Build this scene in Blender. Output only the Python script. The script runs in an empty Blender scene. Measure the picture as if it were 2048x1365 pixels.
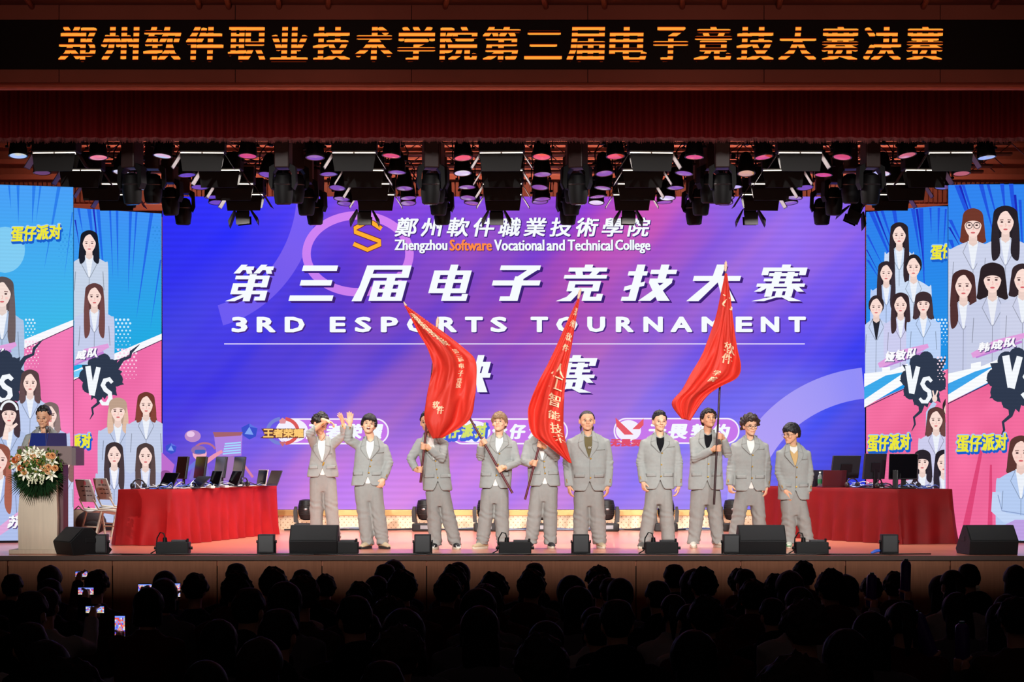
import bpy, bmesh, math, random
from mathutils import Vector, Matrix, noise
from mathutils.bvhtree import BVHTree

sc = bpy.context.scene
COL = sc.collection
PI = math.pi
R = math.radians
rng = random.Random(7)

# ---------------------------------------------------------------- camera
LENS = 70.0
F = 2048 * LENS / 36.0          # focal length in pixels of the 2048-wide frame
HZ = 918.0                      # image row of the horizon
CZ = 1.175                      # camera height above the stage floor (z = 0)
cam = bpy.data.objects.new('camera', bpy.data.cameras.new('camera'))
COL.objects.link(cam)
cam.data.lens = LENS
cam.data.sensor_width = 36.0
cam.data.shift_y = (HZ - 682.5) / 2048.0
cam.data.clip_end = 200
cam.location = (0, 0, CZ)
cam.rotation_euler = (R(90), 0, 0)
sc.camera = cam

# ---------------------------------------------------------------- world, exposure
world = bpy.data.worlds.new('hall_dark')
sc.world = world
world.use_nodes = True
world.node_tree.nodes['Background'].inputs[0].default_value = (0.034, 0.022, 0.022, 1)
world.node_tree.nodes['Background'].inputs[1].default_value = 0.45
sc.view_settings.view_transform = 'Standard'
sc.view_settings.look = 'None'
sc.view_settings.exposure = 0.0
sc.view_settings.gamma = 1.0
sc.view_settings.use_curve_mapping = False

# ---------------------------------------------------------------- front-of-house spotlights
def spot(name, loc, aim, power, size, blend=0.5, radius=0.04, color=(1, 1, 1)):
    l = bpy.data.lights.new(name, 'SPOT')
    l.energy = power
    l.spot_size = R(size)
    l.spot_blend = blend
    l.shadow_soft_size = radius
    l.color = color
    o = bpy.data.objects.new(name, l)
    COL.objects.link(o)
    o.location = loc
    d = Vector(aim) - Vector(loc)
    o.rotation_euler = d.to_track_quat('-Z', 'Y').to_euler()
    return o

FOH_D, FOH_Z = 6.0, 6.4
for x in (-8.0, -4.8, -1.6, 1.6, 4.8, 8.0):
    spot('house_spotlight', (x, FOH_D, FOH_Z), (x * 0.62, 27.5, 1.9), 6700, 24, 0.5, 0.03, (1.0, 0.985, 0.955))
# light of the soft lights on the bars, straight down on the stage
def area(name, loc, power, sx, sy, color=(1, 1, 1), rot=(0, 0, 0), spread=180):
    l = bpy.data.lights.new(name, 'AREA')
    l.shape = 'RECTANGLE'; l.size = sx; l.size_y = sy
    l.energy = power; l.color = color; l.spread = R(spread)
    o = bpy.data.objects.new(name, l)
    COL.objects.link(o)
    o.location = loc; o.rotation_euler = rot
    return o
for dist in (26.5, 28.1, 29.5, 30.7):
    for x in (-4.12, -2.10, -.14, 1.85, 3.83):
        area('soft_light_glow', (x, dist + .07, 5.23), 50, .5, .2, (1.0, .93, .86), spread=150)
# lamps added out of view above the rear bars to brighten the wooden back wall
for x in (-6, -3, 0, 3, 6):
    spot('back_wall_fill', (x, 31.9, 7.9), (x, 34.0, 5.9), 420, 110, 1.0, .1, (1.0, .62, .50))
# warm red fill lamps added to brighten the proscenium header
for x in (-4.5, 0, 4.5):
    spot('header_fill', (x * 0.8, 9.0, 2.6), (x, 25.0, 5.9), 1250, 26, 1.0, 0.3, (1.0, 0.50, 0.40))

# ================================================================ helpers
def lin(c):
    return tuple(((v / 255.0) / 12.92 if v / 255.0 <= 0.04045 else ((v / 255.0 + 0.055) / 1.055) ** 2.4) for v in c[:3])

def P(px, py, D):
    """the point seen at pixel (px, py) at distance D"""
    return Vector(((px - 1024) * D / F, D, CZ + (HZ - py) * D / F))

def X(px, D):
    return (px - 1024) * D / F

def Z(py, D):
    return CZ + (HZ - py) * D / F

_m = {}
def mat(name, c, rough=0.6, metal=0.0, spec=0.5, var=0.0, vscale=8.0, bump=0.0, bscale=60.0, emit=0.0, stretch=None, sheen=0.0, coat=0.0):
    if name in _m:
        return _m[name]
    m = bpy.data.materials.new(name)
    m.use_nodes = True
    nt = m.node_tree
    b = nt.nodes['Principled BSDF']
    L = (*lin(c), 1)
    b.inputs['Base Color'].default_value = L
    b.inputs['Roughness'].default_value = rough
    b.inputs['Metallic'].default_value = metal
    b.inputs['Specular IOR Level'].default_value = spec
    if sheen:
        b.inputs['Sheen Weight'].default_value = sheen
        b.inputs['Sheen Tint'].default_value = L
    if coat:
        b.inputs['Coat Weight'].default_value = coat
    if emit:
        b.inputs['Emission Color'].default_value = L
        b.inputs['Emission Strength'].default_value = emit
    if var or bump:
        tc = nt.nodes.new('ShaderNodeTexCoord')
        mp = nt.nodes.new('ShaderNodeMapping')
        nt.links.new(tc.outputs['Object'], mp.inputs['Vector'])
        if stretch:
            mp.inputs['Scale'].default_value = stretch
    if var:
        n = nt.nodes.new('ShaderNodeTexNoise')
        n.inputs['Scale'].default_value = vscale
        n.inputs['Detail'].default_value = 4
        nt.links.new(mp.outputs[0], n.inputs['Vector'])
        r = nt.nodes.new('ShaderNodeValToRGB')
        r.color_ramp.elements[0].position = 0.3
        r.color_ramp.elements[1].position = 0.7
        r.color_ramp.elements[0].color = tuple(v * (1 - var) for v in L[:3]) + (1,)
        r.color_ramp.elements[1].color = tuple(min(1, v * (1 + var)) for v in L[:3]) + (1,)
        nt.links.new(n.outputs['Fac'], r.inputs[0])
        nt.links.new(r.outputs[0], b.inputs['Base Color'])
    if bump:
        n2 = nt.nodes.new('ShaderNodeTexNoise')
        n2.inputs['Scale'].default_value = bscale
        n2.inputs['Detail'].default_value = 3
        nt.links.new(mp.outputs[0], n2.inputs['Vector'])
        bp = nt.nodes.new('ShaderNodeBump')
        bp.inputs['Strength'].default_value = bump
        bp.inputs['Distance'].default_value = 0.01
        nt.links.new(n2.outputs['Fac'], bp.inputs['Height'])
        nt.links.new(bp.outputs[0], b.inputs['Normal'])
    _m[name] = m
    return m

def led_mat(name, period=0.0, depth=0.0, tint=(1, 1, 1), strength=1.0, uneven=0.0):
    """a lit display: colours of the picture come from the mesh, with the scan rows of the panel"""
    if name in _m:
        return _m[name]
    m = bpy.data.materials.new(name)
    m.use_nodes = True
    nt = m.node_tree
    nt.nodes.remove(nt.nodes['Principled BSDF'])
    out = nt.nodes['Material Output']
    e = nt.nodes.new('ShaderNodeEmission')
    at = nt.nodes.new('ShaderNodeAttribute')
    at.attribute_name = 'Col'
    src = at.outputs['Color']
    if period:
        tc = nt.nodes.new('ShaderNodeTexCoord')
        sp = nt.nodes.new('ShaderNodeSeparateXYZ')
        nt.links.new(tc.outputs['Object'], sp.inputs[0])
        w = nt.nodes.new('ShaderNodeMath'); w.operation = 'MULTIPLY'
        w.inputs[1].default_value = 2 * PI / period
        nt.links.new(sp.outputs['Z'], w.inputs[0])
        s = nt.nodes.new('ShaderNodeMath'); s.operation = 'SINE'
        nt.links.new(w.outputs[0], s.inputs[0])
        mr = nt.nodes.new('ShaderNodeMapRange')
        mr.inputs['From Min'].default_value = -1
        mr.inputs['From Max'].default_value = 1
        mr.inputs['To Min'].default_value = 1 - depth
        mr.inputs['To Max'].default_value = 1 + depth * 0.6
        nt.links.new(s.outputs[0], mr.inputs['Value'])
        mx = nt.nodes.new('ShaderNodeVectorMath'); mx.operation = 'SCALE'
        nt.links.new(src, mx.inputs[0])
        nt.links.new(mr.outputs[0], mx.inputs['Scale'])
        src = mx.outputs[0]
    nt.links.new(src, e.inputs['Color'])
    e.inputs['Strength'].default_value = strength
    nt.links.new(e.outputs[0], out.inputs['Surface'])
    _m[name] = m
    return m

def tag(o, label=None, cat=None, group=None, kind=None):
    if label: o['label'] = label
    if cat: o['category'] = cat
    if group: o['group'] = group
    if kind: o['kind'] = kind
    return o

def thing(name, label, cat, loc=(0, 0, 0), rz=0.0, group=None):
    o = bpy.data.objects.new(name, None)
    COL.objects.link(o)
    o.empty_display_size = 0.1
    o.location = loc
    o.rotation_euler = (0, 0, rz)
    return tag(o, label, cat, group)

def kids(o):
    return [c for c in ALLKIDS.get(o.name, [])]

ALLKIDS = {}
def copy_tree(o, parent=None):
    c = o.copy()
    COL.objects.link(c)
    if parent is not None:
        c.parent = parent
        ALLKIDS.setdefault(parent.name, []).append(c)
    for ch in list(ALLKIDS.get(o.name, [])):
        copy_tree(ch, c)
    return c

class MB:
    """collects geometry and links it as ONE mesh object"""
    def __init__(s):
        s.v, s.f, s.mi, s.col = [], [], [], []
    def add(s, vs, fs, mi=0, col=None):
        b = len(s.v)
        s.v.extend(tuple(v) for v in vs)
        for f in fs:
            s.f.append(tuple(b + i for i in f)); s.mi.append(mi)
            if col is not None: s.col.append(col)
        return s
    def box(s, lo, hi, mi=0, M=None, col=None):
        x0, y0, z0 = lo; x1, y1, z1 = hi
        vs = [Vector(p) for p in ((x0,y0,z0),(x1,y0,z0),(x1,y1,z0),(x0,y1,z0),(x0,y0,z1),(x1,y0,z1),(x1,y1,z1),(x0,y1,z1))]
        if M is not None: vs = [M @ v for v in vs]
        return s.add(vs, [(3,2,1,0),(4,5,6,7),(0,1,5,4),(1,2,6,5),(2,3,7,6),(3,0,4,7)], mi, col)
    def bbox(s, lo, hi, bev=0.01, mi=0, M=None):
        """box with chamfered edges"""
        bm = bmesh.new()
        bmesh.ops.create_cube(bm, size=1)
        for v in bm.verts:
            v.co = Vector([lo[i] + (v.co[i] + 0.5) * (hi[i] - lo[i]) for i in range(3)])
        bmesh.ops.bevel(bm, geom=list(bm.edges), offset=bev, segments=2, profile=0.5, affect='EDGES')
        return s.bm(bm, mi, M)
    def bm(s, bm, mi=0, M=None):
        bm.verts.index_update()
        vs = [v.co.copy() for v in bm.verts]
        if M is not None: vs = [M @ v for v in vs]
        fs = [tuple(v.index for v in f.verts) for f in bm.faces]
        bm.free()
        return s.add(vs, fs, mi)
    def rings(s, rs, cap=True, mi=0, closed=True):
        n = len(rs[0]); vs = [p for r in rs for p in r]; fs = []
        for i in range(len(rs) - 1):
            for j in range(n if closed else n - 1):
                a = i * n + j; b = i * n + (j + 1) % n
                fs.append((a, b, b + n, a + n))
        if cap:
            fs.append(tuple(range(n))[::-1])
            fs.append(tuple((len(rs) - 1) * n + j for j in range(n)))
        return s.add(vs, fs, mi)
    def tube(s, pts, r, n=10, mi=0, cap=True, round_caps=False):
        pts = [Vector(p) for p in pts]
        rs = r if isinstance(r, (list, tuple)) else [r] * len(pts)
        rs = list(rs)
        if round_caps:
            d0 = (pts[0] - pts[1]).normalized(); d1 = (pts[-1] - pts[-2]).normalized()
            r0, r1 = rs[0], rs[-1]
            pre = [(pts[0] + d0 * r0 * k, r0 * math.sqrt(max(0.0, 1 - k * k))) for k in (0.96, 0.75, 0.4)]
            post = [(pts[-1] + d1 * r1 * k, r1 * math.sqrt(max(0.0, 1 - k * k))) for k in (0.4, 0.75, 0.96)]
            pts = [p for p, _ in pre] + pts + [p for p, _ in post]
            rs = [q for _, q in pre] + rs + [q for _, q in post]
        out = []
        up = None
        for i, p in enumerate(pts):
            t = (pts[min(i + 1, len(pts) - 1)] - pts[max(i - 1, 0)])
            if t.length < 1e-9: t = Vector((0, 0, 1))
            t.normalize()
            if up is None:
                up = t.orthogonal().normalized()
            else:
                up = (up - t * up.dot(t))
                up = up.normalized() if up.length > 1e-6 else t.orthogonal().normalized()
            w = t.cross(up)
            out.append([p + (up * math.cos(2 * PI * k / n) + w * math.sin(2 * PI * k / n)) * rs[i] for k in range(n)])
        return s.rings(out, cap, mi)
    def cyl(s, a, b, r1, r2=None, n=16, mi=0, cap=True):
        return s.tube([a, b], [r1, r1 if r2 is None else r2], n, mi, cap)
    def lathe(s, prof, n=24, M=None, mi=0, cap=True):
        """profile [(r, z)] about z"""
        rs = []
        for r, z in prof:
            ring = [Vector((r * math.cos(2 * PI * k / n), r * math.sin(2 * PI * k / n), z)) for k in range(n)]
            if M is not None: ring = [M @ p for p in ring]
            rs.append(ring)
        return s.rings(rs, cap, mi)
    def ball(s, c, r, nu=12, nv=8, mi=0, M=None):
        rx, ry, rz = r if isinstance(r, (tuple, list)) else (r, r, r)
        c = Vector(c); rs = []
        for i in range(1, nv):
            a = PI * i / nv
            rs.append([Vector((rx * math.sin(a) * math.cos(2 * PI * k / nu), ry * math.sin(a) * math.sin(2 * PI * k / nu), -rz * math.cos(a))) for k in range(nu)])
        rs = [[(M @ p if M is not None else p) + c for p in ring] for ring in rs]
        return s.rings(rs, True, mi)
    def prism(s, poly, y0, y1, mi=0, M=None):
        """polygon in x,z pushed from y0 to y1"""
        n = len(poly)
        vs = [Vector((x, y0, z)) for x, z in poly] + [Vector((x, y1, z)) for x, z in poly]
        if M is not None: vs = [M @ v for v in vs]
        fs = [tuple(range(n)), tuple(range(2 * n - 1, n - 1, -1))] + [(i + n, (i + 1) % n + n, (i + 1) % n, i) for i in range(n)]
        return s.add(vs, fs, mi)
    def grid(s, fn, nu, nv, mi=0):
        vs = [fn(i / nu, j / nv) for j in range(nv + 1) for i in range(nu + 1)]
        w = nu + 1
        return s.add(vs, [(j * w + i, j * w + i + 1, (j + 1) * w + i + 1, (j + 1) * w + i) for j in range(nv) for i in range(nu)], mi)
    def mesh(s, name, mats):
        me = bpy.data.meshes.new(name)
        me.from_pydata(s.v, [], s.f)
        for m in (mats if isinstance(mats, (list, tuple)) else [mats]):
            me.materials.append(m)
        if any(s.mi):
            me.polygons.foreach_set('material_index', s.mi)
        if s.col:
            a = me.color_attributes.new('Col', 'FLOAT_COLOR', 'CORNER')
            k = 0; data = []
            for f, c in zip(s.f, s.col):
                if len(c) == len(f) and not isinstance(c[0], (int, float)):
                    for q in c: data.extend((*q[:3], 1.0))
                else:
                    for _ in f: data.extend((*c[:3], 1.0))
            a.data.foreach_set('color', data)
        return me
    def build(s, name, mats, parent=None, smooth=None, fix=True):
        me = s.mesh(name, mats)
        if fix and not s.col:
            bm = bmesh.new(); bm.from_mesh(me)
            bmesh.ops.recalc_face_normals(bm, faces=bm.faces)
            bm.to_mesh(me); bm.free()
        return link(name, me, parent, smooth)

def link(name, me, parent=None, smooth=None):
    o = bpy.data.objects.new(name, me)
    COL.objects.link(o)
    if smooth is not None:
        me.polygons.foreach_set('use_smooth', [True] * len(me.polygons))
        if smooth < 180:
            me.set_sharp_from_angle(angle=R(smooth))
    if parent is not None:
        o.parent = parent
        ALLKIDS.setdefault(parent.name, []).append(o)
    return o

def struct(o):
    o['kind'] = 'structure'
    return o

def voxel(mb, size, it=3, fac=0.5):
    """one continuous skin around everything in mb"""
    me = mb.mesh('tmp', [])
    o = bpy.data.objects.new('tmp', me)
    COL.objects.link(o)
    m = o.modifiers.new('r', 'REMESH'); m.mode = 'VOXEL'; m.voxel_size = size
    if it:
        q = o.modifiers.new('s', 'SMOOTH'); q.factor = fac; q.iterations = it
    dg = bpy.context.evaluated_depsgraph_get()
    out = bpy.data.meshes.new_from_object(o.evaluated_get(dg), depsgraph=dg)
    bpy.data.objects.remove(o); bpy.data.meshes.remove(me)
    return out

def lerp(a, b, t):
    return a + (b - a) * t

def polyat(pts, t):
    """smooth point on a polyline of 2- or 3-tuples, t in 0..1 (Catmull-Rom)"""
    n = len(pts) - 1
    x = min(max(t, 0.0), 1.0) * n
    i = min(int(x), n - 1); u = x - i
    p0, p1, p2, p3 = pts[max(i - 1, 0)], pts[i], pts[i + 1], pts[min(i + 2, n)]
    return tuple(0.5 * (2 * b + (c - a) * u + (2 * a - 5 * b + 4 * c - d) * u * u + (3 * b - a - 3 * c + d) * u ** 3) for a, b, c, d in zip(p0, p1, p2, p3))

_txt = {}
def text_geo(body, spacing=1.0, shear=0.0):
    """letters of a string as vertices in a unit box and faces"""
    k = (body, spacing, shear)
    if k in _txt: return _txt[k]
    cu = bpy.data.curves.new('tmp', 'FONT')
    cu.body = body; cu.space_character = spacing; cu.shear = shear; cu.resolution_u = 2
    o = bpy.data.objects.new('tmp', cu); COL.objects.link(o)
    dg = bpy.context.evaluated_depsgraph_get()
    me = bpy.data.meshes.new_from_object(o.evaluated_get(dg), depsgraph=dg)
    vs = [(v.co.x, v.co.y) for v in me.vertices]
    fs = [tuple(p.vertices) for p in me.polygons]
    bpy.data.objects.remove(o); bpy.data.curves.remove(cu); bpy.data.meshes.remove(me)
    x0 = min(v[0] for v in vs); x1 = max(v[0] for v in vs); y0 = min(v[1] for v in vs); y1 = max(v[1] for v in vs)
    vs = [((x - x0) / (x1 - x0), (y - y0) / (y1 - y0)) for x, y in vs]
    _txt[k] = (vs, fs)
    return _txt[k]

ORD = ['first', 'second', 'third', 'fourth', 'fifth', 'sixth', 'seventh', 'eighth', 'ninth', 'tenth', 'eleventh', 'twelfth', 'thirteenth', 'fourteenth', 'fifteenth', 'sixteenth', 'seventeenth', 'eighteenth', 'nineteenth', 'twentieth', 'twenty-first', 'twenty-second', 'twenty-third', 'twenty-fourth', 'twenty-fifth', 'twenty-sixth']

# ================================================================ the setting
SD0, SD1 = 24.0, 34.0           # stage front edge, back wall
wood_stage = mat('stage_boards', (226, 138, 112), 0.30, var=0.10, vscale=3.0, stretch=(0.4, 6, 1), coat=0.25)
wood_fascia = mat('fascia_wood', (158, 100, 72), 0.5, var=0.10, vscale=5.0, stretch=(9, 1, 0.6), spec=0.2)
seam_m = mat('dark_seam', (30, 18, 12), 0.8)
black_m = mat('black_paint', (10, 10, 11), 0.55, spec=0.25)
wall_m = mat('dark_wall', (14, 10, 10), 0.9, spec=0.1)
header_m = mat('header_panels', (150, 92, 76), 0.6, var=0.05, vscale=2.0, spec=0.2)
lip_m = mat('header_lip', (176, 96, 76), 0.35, spec=0.5)

m = MB(); m.box((-12, SD0 + 0.03, -0.12), (12, SD1, 0)); struct(m.build('stage_floor', wood_stage))
m = MB(); m.box((-12, SD0 - 0.03, -0.05), (12, SD0 + 0.03, 0.003)); struct(m.build('trim_stage_edge', mat('edge_metal', (84, 60, 52), 0.4, 0.3)))
m = MB()
px = -6.9 - 1.25 * 4
xs = []
x = X(225, SD0) - 1.262 * 5
while x < 12:
    xs.append(x); x += 1.262
for a in xs:
    m.bbox((a + 0.006, SD0, -1.2), (a + 1.256, SD0 + 0.05, -0.05), 0.004)
m.box((-12, SD0 + 0.04, -1.2), (12, SD0 + 0.06, -0.05), 1)
struct(m.build('wall_stage_front', [wood_fascia, seam_m]))
for px_ in (637, 1938):
    v = thing('floor_vent', 'small ventilation grille low on the stage front, %s' % ('on the lectern side' if px_ < 1000 else 'on the bottle table side'), 'vent', (X(px_, SD0), SD0 - 0.012, Z(1182, SD0) - 0.06), 0, 'vents in the stage front')
    m = MB(); m.bbox((-0.13, 0, -0.1), (0.13, 0.014, 0.12), 0.004); m.build('frame', mat('vent_grey', (120, 92, 74), 0.6), v)
    m = MB()
    for k in range(6):
        m.box((-0.11, -0.006, -0.085 + k * 0.032), (0.11, 0.002, -0.07 + k * 0.032))
    m.build('slat', mat('vent_slat', (92, 68, 54), 0.6), v)

m = MB()
def floor_z(D):
    return -1.16 + (18.5 - D) * 0.028
m.add([(-12, 2, floor_z(2)), (12, 2, floor_z(2)), (12, 18.5, floor_z(18.5)), (-12, 18.5, floor_z(18.5)), (12, 24, floor_z(18.5)), (-12, 24, floor_z(18.5))], [(0, 1, 2, 3), (3, 2, 4, 5)])
struct(m.build('floor', mat('hall_carpet', (20, 14, 16), 0.95, spec=0.1)))
m = MB(); m.box((-12, SD1, 0), (12, SD1 + 0.2, 9))
def wood_slat_mat():
    m = mat('back_wall_wood', (150, 78, 56), 0.5, var=0.12, vscale=4.0, stretch=(3, 1, 0.5))
    return m
struct(m.build('wall_back', wood_slat_mat()))
m = MB()
for k in range(230):
    a = -9.2 + k * 0.08
    m.box((a, SD1 - 0.035, 5.55), (a + 0.055, SD1 + 0.01, 5.9))
struct(m.build('trim_back_slats', mat('slat_wood', (140, 72, 50), 0.5, var=0.1)))
for z0, z1 in ((5.93, 6.02), (6.2, 6.28), (6.48, 6.56), (5.40, 5.52)):
    m = MB(); m.bbox((-9.5, SD1 - 0.08, z0), (9.5, SD1, z1), 0.01); struct(m.build('trim_back_rail', mat('rail_wood', (176, 96, 74), 0.4)))
for sx, nm in ((-1, 'wall_left'), (1, 'wall_right')):
    m = MB(); m.box((sx * 12, SD0 + 1, 0), (sx * 12.2, SD1, 9)); struct(m.build(nm, wall_m))
    m = MB(); m.box((sx * 12, 2, -1.3), (sx * 12.2, SD0 + 1, 9)); struct(m.build(nm + '_hall', wall_m))
m = MB(); m.box((-12, SD0 + 1.4, 9), (12, SD1, 9.1)); struct(m.build('ceiling_stage', wall_m))

# unseen boards, added to trim the spotlights to the stage opening
for nm, za_, zb_ in (('light_blocker_low', 5.4, 6.4 - 6.4 / 18), ('light_blocker_high', 6.4 - 1.05 / 19, 6.85)):
    m = MB(); m.box((-11.5, 6.98, za_), (11.5, 7.0, zb_)); struct(m.build(nm, wall_m))
HD = 25.0                        # the proscenium header
ceil_m = mat('hall_ceiling', (120, 66, 60), 0.7, var=0.1, vscale=1.5)
ztop = Z(10, HD)
m = MB(); m.box((-12, 14, ztop), (12, HD, ztop + 0.1)); struct(m.build('ceiling', ceil_m))
for px_ in (60, 396, 455, 556, 655, 890, 1092, 1210, 1366, 1450, 1560, 1850, 1990):
    m = MB()
    x0 = X(px_, HD - 0.12); sgn = 1 if px_ < 1024 else -1
    m.cyl((x0, HD - 0.02, ztop - 0.03), (x0 + 0.10 * sgn, HD - 1.2, ztop - 0.01), 0.035, n=8)
    struct(m.build('trim_ceiling_rib', mat('ceiling_rib', (150, 80, 72), 0.6)))
z40, z140, z168, z182 = Z(41, HD), Z(139, HD), Z(167, HD), Z(181, HD)
m = MB()
s = X(118, HD) - 2.213 * 3
while s < 12:
    m.bbox((s + 0.004, HD, z40), (s + 2.209, HD + 0.3, ztop), 0.003)
    m.bbox((s + 0.004, HD, z168), (s + 2.209, HD + 0.3, z140), 0.003)
    s += 2.213
m.box((-12, HD + 0.02, z168), (12, HD + 0.3, ztop), 1)
struct(m.build('wall_header', [header_m, mat('header_seam', (40, 20, 16), 0.8)]))
m = MB()
n = 14
prof = [(0.0, 0.0)] + [(-0.06 - 0.045 * math.sin(PI * k / n), -(z168 - z182) * k / n) for k in range(n + 1)] + [(0.0, -(z168 - z182))]
rs = [[Vector((xx, HD + dy, z168 + dz)) for dy, dz in prof] for xx in (-12, 12)]
m.rings(rs)
struct(m.build('trim_header_lip', lip_m, smooth=40))

# ticker display on the header
tk = thing('ticker_display', 'long black ticker display with orange scrolling characters on the red-brown header over the stage', 'display', (0, HD, (z40 + z140) / 2))
hh = (z40 - z140) / 2
m = MB(); m.bbox((-11.9, -0.05, -hh), (11.9, 0.0, hh), 0.01); m.build('housing', mat('ticker_black', (6, 5, 6), 0.55, spec=0.2), tk)
def ticker_mat():
    m = bpy.data.materials.new('ticker_lit'); m.use_nodes = True
    nt = m.node_tree; nt.nodes.remove(nt.nodes['Principled BSDF'])
    e = nt.nodes.new('ShaderNodeEmission')
    tc = nt.nodes.new('ShaderNodeTexCoord'); sp = nt.nodes.new('ShaderNodeSeparateXYZ')
    nt.links.new(tc.outputs['Object'], sp.inputs[0])
    fr = nt.nodes.new('ShaderNodeMath'); fr.operation = 'PINGPONG'; fr.inputs[1].default_value = 0.0365
    ad = nt.nodes.new('ShaderNodeMath'); ad.operation = 'ADD'; ad.inputs[1].default_value = 1.012
    nt.links.new(sp.outputs['Z'], ad.inputs[0]); nt.links.new(ad.outputs[0], fr.inputs[0])
    rp = nt.nodes.new('ShaderNodeValToRGB')
    rp.color_ramp.elements[0].position = 0.0; rp.color_ramp.elements[0].color = (0.003, 0.001, 0.001, 1)
    rp.color_ramp.elements[1].position = 1.0; rp.color_ramp.elements[1].color = (*lin((255, 170, 62)), 1)
    for p_, c_ in ((0.30, (0.01, 0.001, 0.001)), (0.42, lin((240, 80, 20))), (0.56, lin((255, 158, 52)))):
        el = rp.color_ramp.elements.new(p_); el.color = (*c_, 1)
    dv = nt.nodes.new('ShaderNodeMath'); dv.operation = 'DIVIDE'; dv.inputs[1].default_value = 0.0365
    nt.links.new(fr.outputs[0], dv.inputs[0]); nt.links.new(dv.outputs[0], rp.inputs[0])
    nt.links.new(rp.outputs[0], e.inputs[0]); e.inputs[1].default_value = 1.0
    nt.links.new(e.outputs[0], nt.nodes['Material Output'].inputs[0])
    return m
m = MB()
TICK = '郑州软件职业技术学院第三届电子竞技大赛决赛'
for i, ch in enumerate(TICK):
    c = 157 + i * 84.55
    vs, fs = text_geo(ch)
    wd = 35 if ch != '子' else 32
    for dx, dz in ((0, 0), (2.6, 1), (-2.6, 1), (2.6, -1), (-2.6, -1), (0, 1.6), (0, -1.6)):
        x0, x1 = X(c - wd + dx, HD), X(c + wd + dx, HD)
        za, zb = Z(124, HD) - tk.location.z + dz * 0.006, Z(55, HD) - tk.location.z + dz * 0.006
        if ch == '三':
            za += 0.03; zb -= 0.06
        m.add([(x0 + (x1 - x0) * (u + (v - .5) * 0.04), -0.052 - 0.0004 * (dx + dz + 3), za + (zb - za) * v) for u, v in vs], fs)
m.build('lettering', ticker_mat(), tk, fix=False)

# red valance with fringe
VD = 25.55
def pleat(x):
    return 0.03 * math.sin(x * 46 + 1.3 * math.sin(x * 5.1)) + 0.03 * math.sin(x * 13.0 + 2 * math.sin(x * 2.3))
velvet = mat('stage_curtain_red', (84, 6, 9), 0.8, sheen=0.3, spec=0.1)
va = thing('curtain_valance', 'dark red pleated stage curtain valance with fringe hanging under the header', 'curtain', (0, VD, Z(281, VD)))
m = MB()
nx = 1700
m.grid(lambda u, v: (-9.0 + 18 * u, pleat(-9 + 18 * u) * (1 - 0.25 * v), 0.02 + v * 0.95 + 0.012 * math.sin(u * 900)), nx, 3)
m.build('drape', velvet, va, smooth=180, fix=False)
m = MB()
for k in range(1400):
    x = -8.9 + k * 0.0127
    y = pleat(x)
    l = 0.012 + 0.03 * rng.random()
    m.add([(x - 0.006, y - 0.006, 0.035), (x + 0.006, y - 0.006, 0.035), (x + 0.002, y - 0.008, -l), (x - 0.002, y - 0.008, -l)], [(0, 1, 2, 3)])
m.build('fringe', mat('fringe_red', (96, 4, 5), 0.7, sheen=0.3), va, fix=False)

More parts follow.
